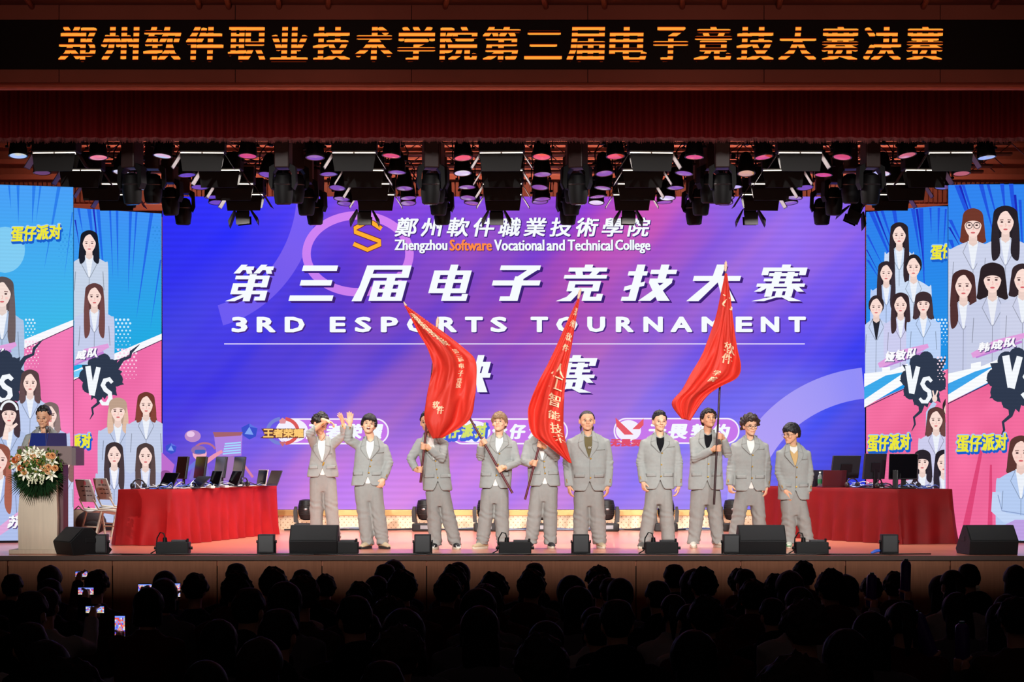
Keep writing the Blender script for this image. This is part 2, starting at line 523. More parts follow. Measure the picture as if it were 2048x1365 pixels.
# ================================================================ LED screens
class Canvas:
    """pictures shown on a flat display; drawn in photograph pixels, kept as flat layers on the panel"""
    def __init__(s, A, B, root_z=0.0):
        # A, B: ends of the panel's front face on the floor plan (x, y), left to right
        s.A = Vector((A[0], A[1], 0)); s.B = Vector((B[0], B[1], 0))
        s.U = (s.B - s.A).normalized()
        s.len = (s.B - s.A).length
        s.N = Vector((s.U.y, -s.U.x, 0))        # towards the hall
        s.rz = math.atan2(s.U.y, s.U.x)
        s.z0 = root_z
        s.mb = MB(); s.k = 1
    def uv(s, px, py):
        d = Vector(((px - 1024) / F, 1.0, (HZ - py) / F))
        o = Vector((0, 0, CZ))
        t = (s.A - o).dot(s.N) / d.dot(s.N)
        q = o + d * t
        return ((q - s.A).dot(s.U), q.z - s.z0)
    def y(s, extra=0):
        return -0.001 - 0.0004 * (s.k + extra)
    zlo, zhi = -9.0, 99.0
    def clipv(s, v):
        return min(max(v, s.zlo), s.zhi)
    def clipx(s, u):
        return min(max(u, 0.004), s.len - 0.004)
    def poly(s, pts, c, mb=None, raw=False):
        mb = mb or s.mb
        q = [s.uv(*p) for p in pts]
        y = s.y(); s.k += 1
        c = c if raw else lin(c)
        vs = [(s.clipx(u), y, s.clipv(v)) for u, v in q]
        # keep the winding towards the hall
        ar = sum(vs[i][0] * vs[(i + 1) % len(vs)][2] - vs[(i + 1) % len(vs)][0] * vs[i][2] for i in range(len(vs)))
        if ar < 0: vs = vs[::-1]
        mb.add(vs, [tuple(range(len(vs)))], 0, c)
    def blob(s, pts, c, n=5, mb=None):
        """polygon with rounded corners through the given points"""
        m_ = len(pts); out = []
        for i in range(m_):
            p0, p1, p2, p3 = pts[i - 1], pts[i], pts[(i + 1) % m_], pts[(i + 2) % m_]
            for j in range(n):
                u = j / n
                out.append(tuple(0.5 * (2 * b + (cc - a) * u + (2 * a - 5 * b + 4 * cc - d) * u * u + (3 * b - a - 3 * cc + d) * u ** 3) for a, b, cc, d in zip(p0, p1, p2, p3)))
        s.poly(out, c, mb)
    def ell(s, cx, cy, rx, ry, c, n=28, rot=0.0, mb=None, a0=0, a1=360):
        ca, sa = math.cos(R(rot)), math.sin(R(rot))
        full = a1 - a0 >= 360
        pts = []
        for i in range(n if full else n + 1):
            a = R(a0 + (a1 - a0) * i / n)
            x, y_ = rx * math.cos(a), ry * math.sin(a)
            pts.append((cx + x * ca - y_ * sa, cy + x * sa + y_ * ca))
        s.poly(pts, c, mb)
    def line(s, pts, w, c, mb=None, closed=False):
        """stroke of width w pixels"""
        mb = mb or s.mb
        y = s.y(); s.k += 1
        n = len(pts); q = []
        for i, p in enumerate(pts):
            a = pts[(i - 1) % n] if (closed or i) else p
            b = pts[(i + 1) % n] if (closed or i < n - 1) else p
            dx, dy = b[0] - a[0], b[1] - a[1]
            l = math.hypot(dx, dy) or 1
            ww = w[i] if isinstance(w, (list, tuple)) else w
            nx, ny = -dy / l * ww / 2, dx / l * ww / 2
            q.append((s.uv(p[0] + nx, p[1] + ny), s.uv(p[0] - nx, p[1] - ny)))
        vs = [(s.clipx(u), y, s.clipv(v)) for pr in q for u, v in pr]
        fs = [(2 * i, 2 * i + 1, 2 * ((i + 1) % n) + 1, 2 * ((i + 1) % n)) for i in range(n if closed else n - 1)]
        mb.add(vs, fs, 0, lin(c))
    def ring(s, cx, cy, rx, ry, w, c, a0=0, a1=360, n=60, mb=None):
        s.line([(cx + rx * math.cos(R(lerp(a0, a1, i / n))), cy + ry * math.sin(R(lerp(a0, a1, i / n)))) for i in range(n + (0 if a1 - a0 >= 360 else 1))], w, c, mb, closed=a1 - a0 >= 360)
    def text(s, body, x0, y0, x1, y1, c, bold=0.0, boldy=None, shear=0.0, slope=0.0, spacing=1.0, mb=None, clip=None):
        """writing in the pixel box; bold thickens the strokes by stacked copies; slope lifts the far end"""
        mb = mb or s.mb
        by = bold * 0.6 if boldy is None else boldy
        vs, fs = text_geo(body, spacing, shear)
        offs = [(0, 0)]
        if bold > 2: offs += [(bold * math.cos(R(a)), by * math.sin(R(a))) for a in range(0, 360, 24)]
        elif bold: offs += [(bold, by), (bold, -by), (-bold, by), (-bold, -by), (bold, 0), (-bold, 0)]
        for k, (dx, dy) in enumerate(offs):
            y = s.y(); s.k += 0.2
            q = [s.uv(x0 + (x1 - x0) * u + dx, y1 + (y0 - y1) * v + dy - slope * u) for u, v in vs]
            mb.add([(s.clipx(u), y, s.clipv(v)) for u, v in q], fs, 0, lin(c))
    def roundrect(s, x0, y0, x1, y1, r, n=10):
        pts = []
        for cx, cy, a in ((x1 - r, y0 + r, -90), (x1 - r, y1 - r, 0), (x0 + r, y1 - r, 90), (x0 + r, y0 + r, 180)):
            pts += [(cx + r * math.cos(R(a + 90 * i / n)), cy + r * math.sin(R(a + 90 * i / n))) for i in range(n + 1)]
        return pts

led_cab = mat('led_cabinet', (12, 12, 13), 0.6, spec=0.2)

# ---------------------------------------------------------------- big wall
WD = 33.0
TAB = [[(45,40,250),(50,50,250),(95,70,245),(150,75,225),(140,80,230),(125,75,235),(165,75,215),(195,80,190),(170,110,225),(150,110,240),(130,95,240)],
[(45,45,245),(48,50,250),(95,70,235),(130,70,215),(135,75,215),(130,75,215),(180,75,190),(190,85,185),(165,105,220),(150,110,240),(140,100,240)],
[(48,50,240),(60,55,240),(85,65,230),(115,65,205),(120,70,205),(140,75,200),(170,75,185),(165,90,200),(150,105,225),(135,100,240),(120,90,240)],
[(60,60,230),(75,65,235),(90,65,220),(110,65,200),(120,70,200),(150,75,190),(165,80,185),(150,90,205),(135,95,225),(115,85,235),(95,75,235)],
[(75,70,225),(75,65,230),(95,70,215),(105,70,200),(125,80,200),(160,85,190),(165,95,195),(140,95,215),(115,85,225),(90,75,235),(75,70,235)],
[(65,60,235),(75,65,230),(110,80,215),(135,90,210),(150,95,205),(165,105,205),(160,105,210),(140,110,230),(120,105,235),(110,110,240),(80,80,235)],
[(80,70,225),(110,90,225),(150,110,220),(165,110,215),(170,110,215),(180,120,220),(175,120,225),(150,120,235),(130,120,245),(110,100,240),(70,75,235)],
[(110,80,210),(140,100,220),(190,120,225),(205,130,235),(205,130,235),(200,130,230),(170,120,230),(155,125,240),(160,140,245),(100,95,235),(60,65,220)],
[(110,80,210),(150,100,220),(200,130,235),(210,140,240),(205,135,235),(195,130,235),(170,125,235),(160,130,245),(160,140,245),(100,95,235),(60,65,220)]]
def wall_col(px, py):
    fx = (px - 325) / (1730 - 325) * 10
    fy = (py - 393) / (1020 - 393) * 8
    i = min(max(int(fx), 0), 9); j = min(max(int(fy), 0), 7)
    u = min(max(fx - i, 0), 1); v = min(max(fy - j, 0), 1)
    c = [lerp(lerp(TAB[j][i][k], TAB[j][i + 1][k], u), lerp(TAB[j + 1][i][k], TAB[j + 1][i + 1][k], u), v) for k in range(3)]
    # brush streaks running up to the right
    a = (px * 0.72 + py * 0.70) * 0.011
    b = (px * 0.70 - py * 0.72) * 0.0022
    n1 = noise.noise(Vector((a, b, 3.1))) + 0.6 * noise.noise(Vector((a * 2.7, b * 1.5, 8.2)))
    n2 = noise.noise(Vector((a * 0.8 + 9, b, 5.7)))
    k = min(max((px - 330) / 250, 0.15), 1)
    c[0] = c[0] + (n1 * 26 + n2 * 16) * k
    c[1] = c[1] + n1 * 9 + n2 * 10
    c[2] = c[2] - (n1 * 14) * k + n2 * 6
    return [min(max(x, 0), 255) for x in c]

W = Canvas((X(324.5, WD), WD), (X(1731, WD), WD), 0.0)
lw = thing('led_wall', 'huge purple and blue LED wall at the back of the stage with tournament title', 'screen', (W.A.x, WD, 0))
zb, zt = Z(1020, WD), Z(393, WD)
m = MB(); m.bbox((0, 0.0, zb), (W.len, 0.25, zt), 0.01); m.build('cabinet', led_cab, lw)
m = MB()
NX, NY = 216, 96
pts = [[(325 + (1730 - 325) * i / NX, 393.5 + (1019.5 - 393.5) * j / NY) for i in range(NX + 1)] for j in range(NY + 1)]
vs, fs, cs = [], [], []
cc = [[lin(wall_col(*p)) for p in row] for row in pts]
for row in pts:
    for p in row:
        u, v = W.uv(*p); vs.append((W.clipx(u), -0.001, v))
for j in range(NY):
    for i in range(NX):
        a = j * (NX + 1) + i
        fs.append((a, a + NX + 1, a + NX + 2, a + 1))
        cs.append([cc[j][i], cc[j + 1][i], cc[j + 1][i + 1], cc[j][i + 1]])
m.v, m.f, m.mi, m.col = vs, fs, [0] * len(fs), cs
led_big = led_mat('led_wall_picture', 0.105, 0.06, strength=1.0)
led_txt = led_mat('led_wall_writing', 0.0, 0.0, strength=1.0)
m.build('picture', led_big, lw, fix=False)
def mixc(px, py, c, t):
    b = wall_col(px, py); return [lerp(b[k], c[k], t) for k in range(3)]
# rings and arcs
g = MB()
def ring_mix(cx, cy, rx, ry, w, c, t, a0, a1, n=72, kk=2):
    for i in range(n):
        A0, A1 = lerp(a0, a1, i / n), lerp(a0, a1, (i + 1.0) / n)
        am = R((A0 + A1) / 2)
        q = (cx + rx * math.cos(am), cy + ry * math.sin(am))
        if not (326 < q[0] < 1729 and 394 < q[1] < 1019): continue
        W.k = kk
        cl = lambda x, y: (min(max(x, 325), 1730), min(max(y, 394), 1019))
        W.poly([cl(cx + (rx + d) * math.cos(R(a)), cy + (ry + d) * math.sin(R(a))) for a, d in ((A0, -w / 2), (A0, w / 2), (A1, w / 2), (A1, -w / 2))], mixc(*q, c, t), g)
ring_mix(716, 508, 103, 77, 17, (240, 150, 250), 0.75, 0, 360, 72, 4)
ring_mix(380, 380, 235, 260, 42, (190, 150, 255), 0.33, -5, 75)
ring_mix(1760, 1010, 275, 245, 62, (205, 190, 255), 0.60, 180, 275)
W.k = 6
g.build('ring_pattern', led_txt, lw, fix=False)
# college crest and name
g = MB()
S = [(740, 441), (762, 455), (757, 460), (744, 452), (742, 449), (724, 449), (712, 457), (712, 463), (764, 481), (765, 488), (764, 490), (735, 503), (706, 489), (706, 486), (713, 482), (720, 486), (719, 488), (736, 496), (757, 486), (757, 484), (706, 464), (706, 455), (732, 441)]
def crest(grow, c):
    t = 8.2 + grow
    W.line([(763, 458), (745, 446), (733, 444), (710, 457), (710, 464), (760, 483), (760, 489), (735, 500), (707, 488)], t, c, g)
crest(3.2, (110, 40, 60)); crest(0, (255, 176, 48))
W.text('鄭州軟件職業技術學院', 791, 437, 1301, 474, (60, 30, 120), 1.6, 1.6, 0.18, 0, 1.32, g)
W.text('鄭州軟件職業技術學院', 790, 436, 1300, 473, (248, 252, 255), 0.9, 0.7, 0.18, 0, 1.32, g)
for body, x0, x1, c in (('Zhengzhou', 790, 894, (245, 250, 255)), ('Software', 900, 983, (255, 140, 70)), ('Vocational', 989, 1088, (245, 250, 255)), ('and', 1094, 1129, (245, 250, 255)), ('Technical', 1136, 1225, (245, 250, 255)), ('College', 1231, 1300, (245, 250, 255))):
    lo = 507 if ('g' in body) else 501.5
    W.text(body, x0 + 1, 480 + 1, x1 + 1, lo + 1, (60, 30, 110), 1.2, 0.8, 0, 0, 1, g)
    W.text(body, x0, 480, x1, lo, c, 0.9, 0.35, 0, 0, 1, g)
g.build('college_name', led_txt, lw, fix=False)
# title: heavy slanted characters
g = MB()
TX = [(452, 551), (577, 684), (707, 826), (847, 952), (975, 1090), (1113, 1222), (1241, 1357), (1374, 1488), (1504, 1620)]
HEAVY = {
'第': ['d14,0,30,0,16,24,0,24', '20,5,48,15', 'd28,12,42,12,48,25,34,25', 'd64,0,80,0,66,24,50,24', '70,5,98,15', 'd78,12,92,12,98,25,84,25', '8,30,92,40', '78,30,94,62', '8,51,94,61', '6,51,22,81', '6,71,97,81', '82,71,98,97', '70,88,98,98', '42,26,60,100', 'd42,79,60,79,22,100,-2,100'],
'三': ['12,2,92,17', '16,42,88,57', '0,84,100,99'],
'届': ['8,2,98,14', '82,2,98,36', '8,25,98,36', 'd8,2,26,2,20,60,16,100,-4,100,4,60', '30,44,45,99', '82,44,97,99', '30,44,97,55', '30,66,97,76', '30,88,97,99', '55,30,72,99'],
'电': ['6,16,23,78', '77,16,94,78', '6,16,94,28', '6,40,94,50', '6,65,94,78', '41,0,59,99', '41,87,100,99', '86,80,100,99'],
'子': ['8,2,92,15', 'd70,10,92,10,62,40,42,40', '0,43,100,57', '44,32,63,99', '24,87,63,99'],
'竞': ['42,0,60,14', '8,8,94,19', 'd24,19,40,19,44,30,28,30', 'd62,19,78,19,72,30,56,30', '2,28,98,38', '16,45,32,73', '72,45,88,73', '16,45,88,54', '16,63,88,73', 'd30,72,48,72,32,100,-2,100,20,88', '56,72,72,99', '56,88,100,99', '86,80,100,99'],
'技': ['0,18,40,30', '14,0,31,99', '0,88,31,99', 'd0,60,40,46,40,58,0,72', '46,14,100,26', '64,0,81,42', '48,38,96,50', 'd80,49,97,49,62,99,36,99', 'd48,49,66,49,102,99,76,99'],
'大': ['0,31,100,45', 'd42,0,61,0,58,42,24,100,-2,100,39,42', 'd52,44,68,44,102,100,76,100'],
'赛': ['42,0,60,12', '4,8,96,18', '4,8,18,29', '82,8,96,29', '20,23,80,32', '12,38,88,46', '0,52,100,61', '30,20,45,60', '57,20,72,60', '22,61,37,88', '64,61,79,88', '22,65,79,73', '44,72,58,90', 'd44,86,58,86,24,100,-2,100', 'd50,84,66,84,102,100,76,100', 'd18,54,34,54,12,74,-2,74', 'd66,54,82,54,102,74,88,74'],
'决': ['d4,14,22,14,30,34,12,34', 'd14,64,31,64,20,99,-2,99', '38,18,94,30', '77,18,94,60', '30,48,102,60', '56,0,73,60', 'd56,56,73,56,46,99,20,99', 'd64,58,82,58,106,99,80,99']}
def heavy(ch, x0, y0, x1, y1):
    sh = 20.0; w = x1 - x0 - sh; h = y1 - y0
    for ox, oy, c in ((5, 4, (58, 30, 112)), (3, 2.5, (62, 34, 122)), (0, 0, (247, 252, 255))):
        y = W.y(); W.k += 2
        for s_ in HEAVY[ch]:
            v = [float(t) for t in s_.lstrip('d').split(',')]
            q = [(v[i], v[i + 1]) for i in range(0, len(v), 2)] if s_[0] == 'd' else [(v[0], v[1]), (v[2], v[1]), (v[2], v[3]), (v[0], v[3])]
            k0 = W.k
            W.poly([(x0 + ox + sh * (1 - b / 100) + w * a / 100, y0 + oy + h * b / 100) for a, b in q], c, g)
            W.k = k0 + 0.05
for ch, (x0, x1) in zip('第三届电子竞技大赛', TX):
    heavy(ch, x0, 530, x1, 603)
heavy('决', 893, 711, 990, 786); heavy('赛', 1086, 711, 1200, 786)
g.build('title_lettering', led_txt, lw, fix=False)
g = MB()
for i, (body, x0, x1) in enumerate((('3', 464, 496), ('R', 514, 552), ('D', 570, 610), ('E', 660, 692), ('S', 710, 743), ('P', 762, 797), ('O', 814, 856), ('R', 877, 914), ('T', 930, 966), ('S', 981, 1014), ('T', 1061, 1096), ('O', 1112, 1155), ('U', 1174, 1210), ('R', 1231, 1267), ('N', 1286, 1325), ('A', 1340, 1384), ('M', 1402, 1446), ('E', 1470, 1504), ('N', 1520, 1557), ('T', 1575, 1610))):
    W.text(body, x0 + 4, 637 + 2, x1, 665 + 1, (70, 40, 130), 2.6, 1.6, 0, 0, 1, g)
    W.text(body, x0 + 2.6, 636, x1 - 2.6, 664, (247, 252, 255), 2.6, 1.6, 0, 0, 1, g)
W.line([(450, 689), (1608, 689)], 1.8, (235, 225, 255), g)
g.build('subtitle_lettering', led_txt, lw, fix=False)
# the row of game names in pills
g = MB()
def pill(x0, y0, x1, y1, body, tx0, tx1, disc=None):
    pts = W.roundrect(x0, y0, x1, y1, (y1 - y0) / 2 - 0.5)
    W.poly(pts, (200, 120, 235), g); W.k += 1
    W.line(pts, 3, (246, 236, 255), g, closed=True)
    if disc:
        W.ell(*disc, (246, 240, 255), 36, mb=g)
    n = len(body); pitch = (tx1 - tx0) / n
    for i, ch in enumerate(body):
        x = tx0 + pitch * i
        W.text(ch, x + 3, 850, x + pitch - 5, 878, (246, 250, 255), 2.2, 1.3, 0.2, 0, 1, g)
pill(556, 839, 777, 888, '王者荣耀', 612, 770, (585, 862, 32, 24))
pill(902, 839, 1134, 888, '蛋仔派对', 982, 1128, (945, 864, 36, 22))
pill(1228, 838, 1476, 887, '无畏契约', 1292, 1462, (1256, 862, 25, 21))
# first emblem: gold winged plate over a red and blue ring
W.ring(567, 863, 30, 25, 7, (120, 130, 215), 100, 260, 24, g); W.ring(567, 863, 30, 25, 7, (220, 90, 90), -80, 80, 24, g)
W.poly([(522, 877), (532, 870), (524, 858), (612, 858), (604, 868), (610, 876)], (90, 60, 70), g)
W.poly([(560, 842), (567, 836), (574, 842), (572, 848), (562, 848)], (225, 150, 160), g)
W.poly([(560, 884), (574, 884), (567, 894)], (200, 110, 120), g)
for i, ch in enumerate('王者荣耀'):
    W.text(ch, 529 + i * 20, 859, 548 + i * 20, 876, (120, 60, 30), 1.8, 1.4, 0, 0, 1, g)
    W.text(ch, 529 + i * 20, 859, 548 + i * 20, 875, (255, 205, 120), 0.8, 0.7, 0, 0, 1, g)
# second emblem: yellow bubble writing with a blue edge
for i, ch in enumerate('蛋仔派对'):
    x = 868 + i * 27
    W.text(ch, x + 1, 854, x + 27, 882, (70, 100, 225), 4.0, 3.2, 0.1, i * 2, 1, g)
for i, ch in enumerate('蛋仔派对'):
    x = 868 + i * 27
    W.text(ch, x + 2, 852, x + 24, 877, (215, 228, 110), 1.3, 1.1, 0.1, i * 2, 1, g)
# third emblem: red slanted strokes
W.poly([(1230, 836), (1266, 870), (1248, 870), (1232, 853)], (232, 92, 105), g)
W.poly([(1286, 838), (1286, 851), (1278, 859), (1264, 859)], (232, 92, 105), g)
for i, ch in enumerate('无畏契约'):
    W.text(ch, 1220 + i * 21, 880, 1239 + i * 21, 893, (225, 80, 110), 1.2, 0.9, 0.1, 0, 1, g)
g.build('game_names', led_txt, lw, fix=False)
# drawing in the corner: ball, crystals, a rounded child with goggles, boards
g = MB()
W.ell(388, 873, 16, 12, (190, 140, 200), mb=g); W.ell(384, 869, 8, 6, (235, 200, 235), mb=g)
for cx, cy, r in ((345, 898, 11), (501, 864, 16)):
    W.poly([(cx, cy - r), (cx + r, cy - r * .4), (cx + r * .8, cy + r * .6), (cx, cy + r), (cx - r * .9, cy + r * .4), (cx - r, cy - r * .5)], (60, 80, 205), g)
    W.poly([(cx, cy - r * .6), (cx + r * .5, cy + r * .4), (cx - r * .6, cy + r * .3)], (130, 165, 245), g)
    W.poly([(cx, cy - r), (cx + r, cy - r * .4), (cx, cy - r * .6)], (95, 115, 230), g)
W.poly([(430, 868), (487, 868), (485, 912), (436, 915)], (175, 130, 225), g)
W.poly([(428, 865), (488, 865), (484, 872), (432, 875)], (165, 100, 110), g)
for k in range(5):
    W.poly([(452 - k, 887 + k * 5), (484, 884 + k * 5), (484, 887 + k * 5), (452 - k, 890 + k * 5)], (165, 215, 255), g)
W.ring(412, 905, 22, 18, 4, (185, 110, 140), 180, 340, 24, g)
W.ell(402, 908, 14, 13, (245, 175, 195), mb=g); W.ell(400, 901, 15, 9, (150, 110, 170), mb=g)
W.poly(W.roundrect(392, 900, 414, 908, 3.5), (70, 100, 190), g)
W.poly([(392, 922), (415, 922), (424, 960), (380, 960)], (125, 110, 205), g)
W.line([(414, 925), (432, 912), (447, 903)], [9, 8, 6], (235, 150, 180), g)
W.line([(395, 926), (378, 940), (368, 942)], [9, 8, 6], (110, 120, 220), g)
W.poly([(440, 918), (470, 912), (478, 962), (438, 962)], (165, 120, 185), g)
W.line([(486, 925), (508, 955)], 5, (215, 130, 160), g)
W.poly([(326, 905), (352, 930), (344, 962), (326, 960)], (190, 110, 205), g)
W.ell(334, 955, 14, 14, (150, 80, 150), mb=g)
g.build('corner_drawing', led_txt, lw, fix=False)

# base under the wall
m = MB()
m.box((X(318, WD), WD - 0.004, 0), (X(1740, WD), WD + 0.25, zb - 0.10))
struct(m.build('wall_led_base', mat('perforated_cream', (248, 232, 200), 0.5, var=0.08, vscale=38.0)))
m = MB(); m.bbox((X(318, WD), WD - 0.03, zb - 0.10), (X(1740, WD), WD + 0.25, zb - 0.002), 0.008)
struct(m.build('trim_led_base', mat('gold_trim', (226, 186, 120), 0.25, 0.4)))
m = MB()
for r_ in range(5):
    for k in range(150):
        x = X(322, WD) + (X(1736, WD) - X(322, WD)) * (k + (r_ % 2) * 0.5) / 150.5
        z = 0.03 + r_ * 0.045
        m.add([(x - .012, WD - 0.006, z), (x, WD - 0.006, z - .012), (x + .012, WD - 0.006, z), (x, WD - 0.006, z + .012)], [(0, 1, 2, 3)])
struct(m.build('trim_base_pattern', mat('base_studs', (196, 168, 120), 0.4), fix=False))

# ---------------------------------------------------------------- side screens
def bgrad(cv, top, mid, bot, y_of, x0, x1, yt, yb):
    """blue field above the slanted line y_of(px), pink below it"""
    n = 26
    for i in range(n):
        xa, xb = lerp(x0, x1, i / n), lerp(x0, x1, (i + 1) / n)
        for ya, yb_, c0, c1 in ((yt, None, top, mid), (None, yb, bot, bot)):
            A0, B0 = (ya if ya is not None else y_of(xa)), (ya if ya is not None else y_of(xb))
            A1, B1 = (yb_ if yb_ is not None else y_of(xa)), (yb_ if yb_ is not None else y_of(xb))
            for j in range(6):
                t0, t1 = j / 6, (j + 1) / 6
                q = [(xa, lerp(A0, A1, t0)), (xb, lerp(B0, B1, t0)), (xb, lerp(B0, B1, t1)), (xa, lerp(A0, A1, t1))]
                vs = [(cv.clipx(cv.uv(*p)[0]), -0.001, cv.clipv(cv.uv(*p)[1])) for p in q]
                if ya is None:
                    f = lambda p: lin([c + 14 * noise.noise(Vector((p[0] * .02, p[1] * .02, 1))) for c in bot])
                    cols = [f(p) for p in q]
                else:
                    cols = [lin([lerp(top[k], mid[k], t) for k in range(3)]) for t in (t0, t0, t1, t1)]
                cv.mb.add(vs[::-1], [(0, 1, 2, 3)], 0, cols[::-1])

def rays(cv, items, c):
    for (xa, ya), (xb, yb), w in items:
        cv.poly([(xa - w / 2, ya), (xa + w / 2, ya), (xb, yb)], c)

def dots(cv, x0, y0, nx, ny, step, r, c, skew=0.0):
    for j in range(ny):
        for i in range(nx):
            rr = r * (1 - 0.08 * j)
            cv.k = max(cv.k, 2)
            cx, cy = x0 + i * step + (step / 2 if j % 2 else 0), y0 + j * step * 0.9 + skew * i
            k0 = cv.k
            cv.ell(cx, cy, rr, rr, c, 8)
            cv.k = k0
    cv.k += 1

def portrait(cv, fx, fy, s, hair=(45, 32, 34), hair_to=40, body_w=36, body_to=110, shirt=(238, 242, 250), suit=(196, 204, 226), fringe=0, glasses=False, skin=(252, 222, 212), tilt=0, hair_w=1.35, band=False):
    """a poster picture of a person: s = half the face's width"""
    h = s * 1.42
    dk = [v * 0.72 for v in suit]
    # hair behind
    if hair_to > h:
        cv.blob([(fx - s * hair_w, fy - h * .3), (fx - s * hair_w * .8, fy - h * 1.1), (fx, fy - h * 1.42), (fx + s * hair_w * .8, fy - h * 1.1), (fx + s * hair_w, fy - h * .3), (fx + s * hair_w * 1.12, fy + hair_to * .6), (fx + s * hair_w * 1.02, fy + hair_to), (fx - s * hair_w * 1.02, fy + hair_to), (fx - s * hair_w * 1.15, fy + hair_to * .6)], hair)
    else:
        cv.ell(fx, fy - h * .3, s * 1.18, h * 1.05, hair)
    # suit
    ny = fy + h * 1.35
    cv.blob([(fx - body_w, fy + body_to + 4), (fx - body_w, fy + body_to), (fx - body_w, ny + s * 1.5), (fx - body_w * .82, ny + s * .75), (fx - s * .6, ny - s * .1), (fx + s * .6, ny - s * .1), (fx + body_w * .82, ny + s * .75), (fx + body_w, ny + s * 1.5), (fx + body_w, fy + body_to), (fx + body_w, fy + body_to + 4)], suit)
    # shirt
    cv.poly([(fx - s * .62, ny - s * .2), (fx + s * .62, ny - s * .2), (fx + s * .1, ny + s * 3.0), (fx - s * .1, ny + s * 3.0)], shirt)
    cv.poly([(fx - s * .45, fy + h * .6), (fx + s * .45, fy + h * .6), (fx + s * .5, ny + s * .1), (fx, ny + s * .45), (fx - s * .5, ny + s * .1)], [v * .94 for v in skin])
    for q in (-1, 1):
        cv.line([(fx + q * s * .6, ny - s * .1), (fx + q * s * 1.15, ny + s * 1.1), (fx + q * s * .1, ny + s * 3.1)], 1.3, dk)
        cv.line([(fx + q * body_w * .72, ny + s * 2.2), (fx + q * body_w * .78, min(ny + s * 5, fy + body_to))], 1.4, dk)
    cv.line([(fx, ny + s * 3.0), (fx - 1, fy + body_to)], 1.2, dk)
    # long hair falling in front
    if hair_to > h * 1.6:
        for q in (-1, 1):
            cv.blob([(fx + q * s * .85, fy - h * .5), (fx + q * s * hair_w, fy - h * .2), (fx + q * s * hair_w * 1.12, fy + hair_to * .6), (fx + q * s * hair_w * .98, fy + hair_to), (fx + q * s * .62, fy + hair_to * .8), (fx + q * s * .85, fy + h * .5)], [min(255, v * 1.18) for v in hair])
    # face
    face = [(fx + s * .97 * math.cos(R(a)) * (1 if math.sin(R(a)) < 0 else (1 - .22 * math.sin(R(a)))), fy + h * .98 * math.sin(R(a))) for a in range(0, 360, 15)]
    cv.poly(face, skin)
    # front hair
    up = fy - h * (.35 if fringe else .62)
    if fringe:
        cv.blob([(fx - s * 1.12, fy + h * .15), (fx - s * 1.1, fy - h * .7), (fx, fy - h * 1.34), (fx + s * 1.1, fy - h * .7), (fx + s * 1.12, fy + h * .15), (fx + s * .86, fy - h * .2), (fx + s * .5, up), (fx, up - h * .06), (fx - s * .5, up), (fx - s * .86, fy - h * .2)], hair)
    else:
        cv.blob([(fx - s * 1.1, fy + h * .2), (fx - s * 1.1, fy - h * .7), (fx, fy - h * 1.34), (fx + s * 1.1, fy - h * .7), (fx + s * 1.1, fy + h * .2), (fx + s * .88, fy - h * .25), (fx + s * .25, fy - h * .92), (fx, fy - h * .98), (fx - s * .55, fy - h * .75), (fx - s * .88, fy - h * .25)], hair)
    ink = (70, 45, 48)
    for q in (-1, 1):
        cv.ell(fx + q * s * .42, fy - h * .05, s * .17, s * .10, ink, 10)
        cv.line([(fx + q * s * .66, fy - h * .22), (fx + q * s * .24, fy - h * .24)], s * .09, (120, 85, 82))
        cv.ell(fx + q * s * .5, fy + h * .28, s * .2, s * .14, (250, 205, 198), 10)
    cv.line([(fx, fy + h * .05), (fx + s * .08, fy + h * .3), (fx - s * .08, fy + h * .32)], s * .07, (228, 178, 168))
    cv.ell(fx, fy + h * .56, s * .26, s * .1, (215, 105, 110), 12)
    if glasses:
        for q in (-1, 1):
            cv.ring(fx + q * s * .44, fy - h * .03, s * .36, s * .36, s * .08, (70, 60, 66), 0, 360, 20)
        cv.line([(fx - s * .08, fy - h * .06), (fx + s * .08, fy - h * .06)], s * .08, (70, 60, 66))
    if band:
        cv.line([(fx + s * 1.12 * math.cos(R(a)), fy - h * .25 + h * 1.0 * math.sin(R(a))) for a in range(190, 351, 16)], s * .3, (240, 244, 250))

def burst(cv, cx, cy, rx, ry, seed=1, c=(48, 58, 78)):
    r_ = random.Random(seed)
    pts = []
    n = 22
    for i in range(n):
        a = 2 * PI * i / n
        k = (1.22 if i % 2 else 0.86) + r_.uniform(-.08, .12)
        pts.append((cx + rx * k * math.cos(a), cy + ry * k * math.sin(a)))
    cv.poly(pts, c)
    for q in ((-.35, -.75), (.1, -.9), (.5, -.6), (.75, .1), (.4, .6), (-.2, .75), (-.65, .45), (-.8, -.1)):
        cv.ell(cx + q[0] * rx, cy + q[1] * ry, rx * .38, ry * .38, c, 14)
    # crack running down and a spark running up
    cv.line([(cx - rx * .1, cy + ry * .9), (cx - rx * .18, cy + ry * 1.35), (cx - rx * .5, cy + ry * 1.6), (cx - rx * .45, cy + ry * 1.9), (cx - rx * .62, cy + ry * 2.2)], [rx * .4, rx * .16, rx * .12, rx * .1, 1], c)
    cv.line([(cx + rx * 0.75, cy - ry * .5), (cx + rx * 1.1, cy - ry * .95), (cx + rx * 1.5, cy - ry * 1.1), (cx + rx * 1.55, cy - ry * 1.35), (cx + rx * 2.0, cy - ry * 1.75)], [rx * .3, rx * .2, rx * .14, rx * .16, 1], c)

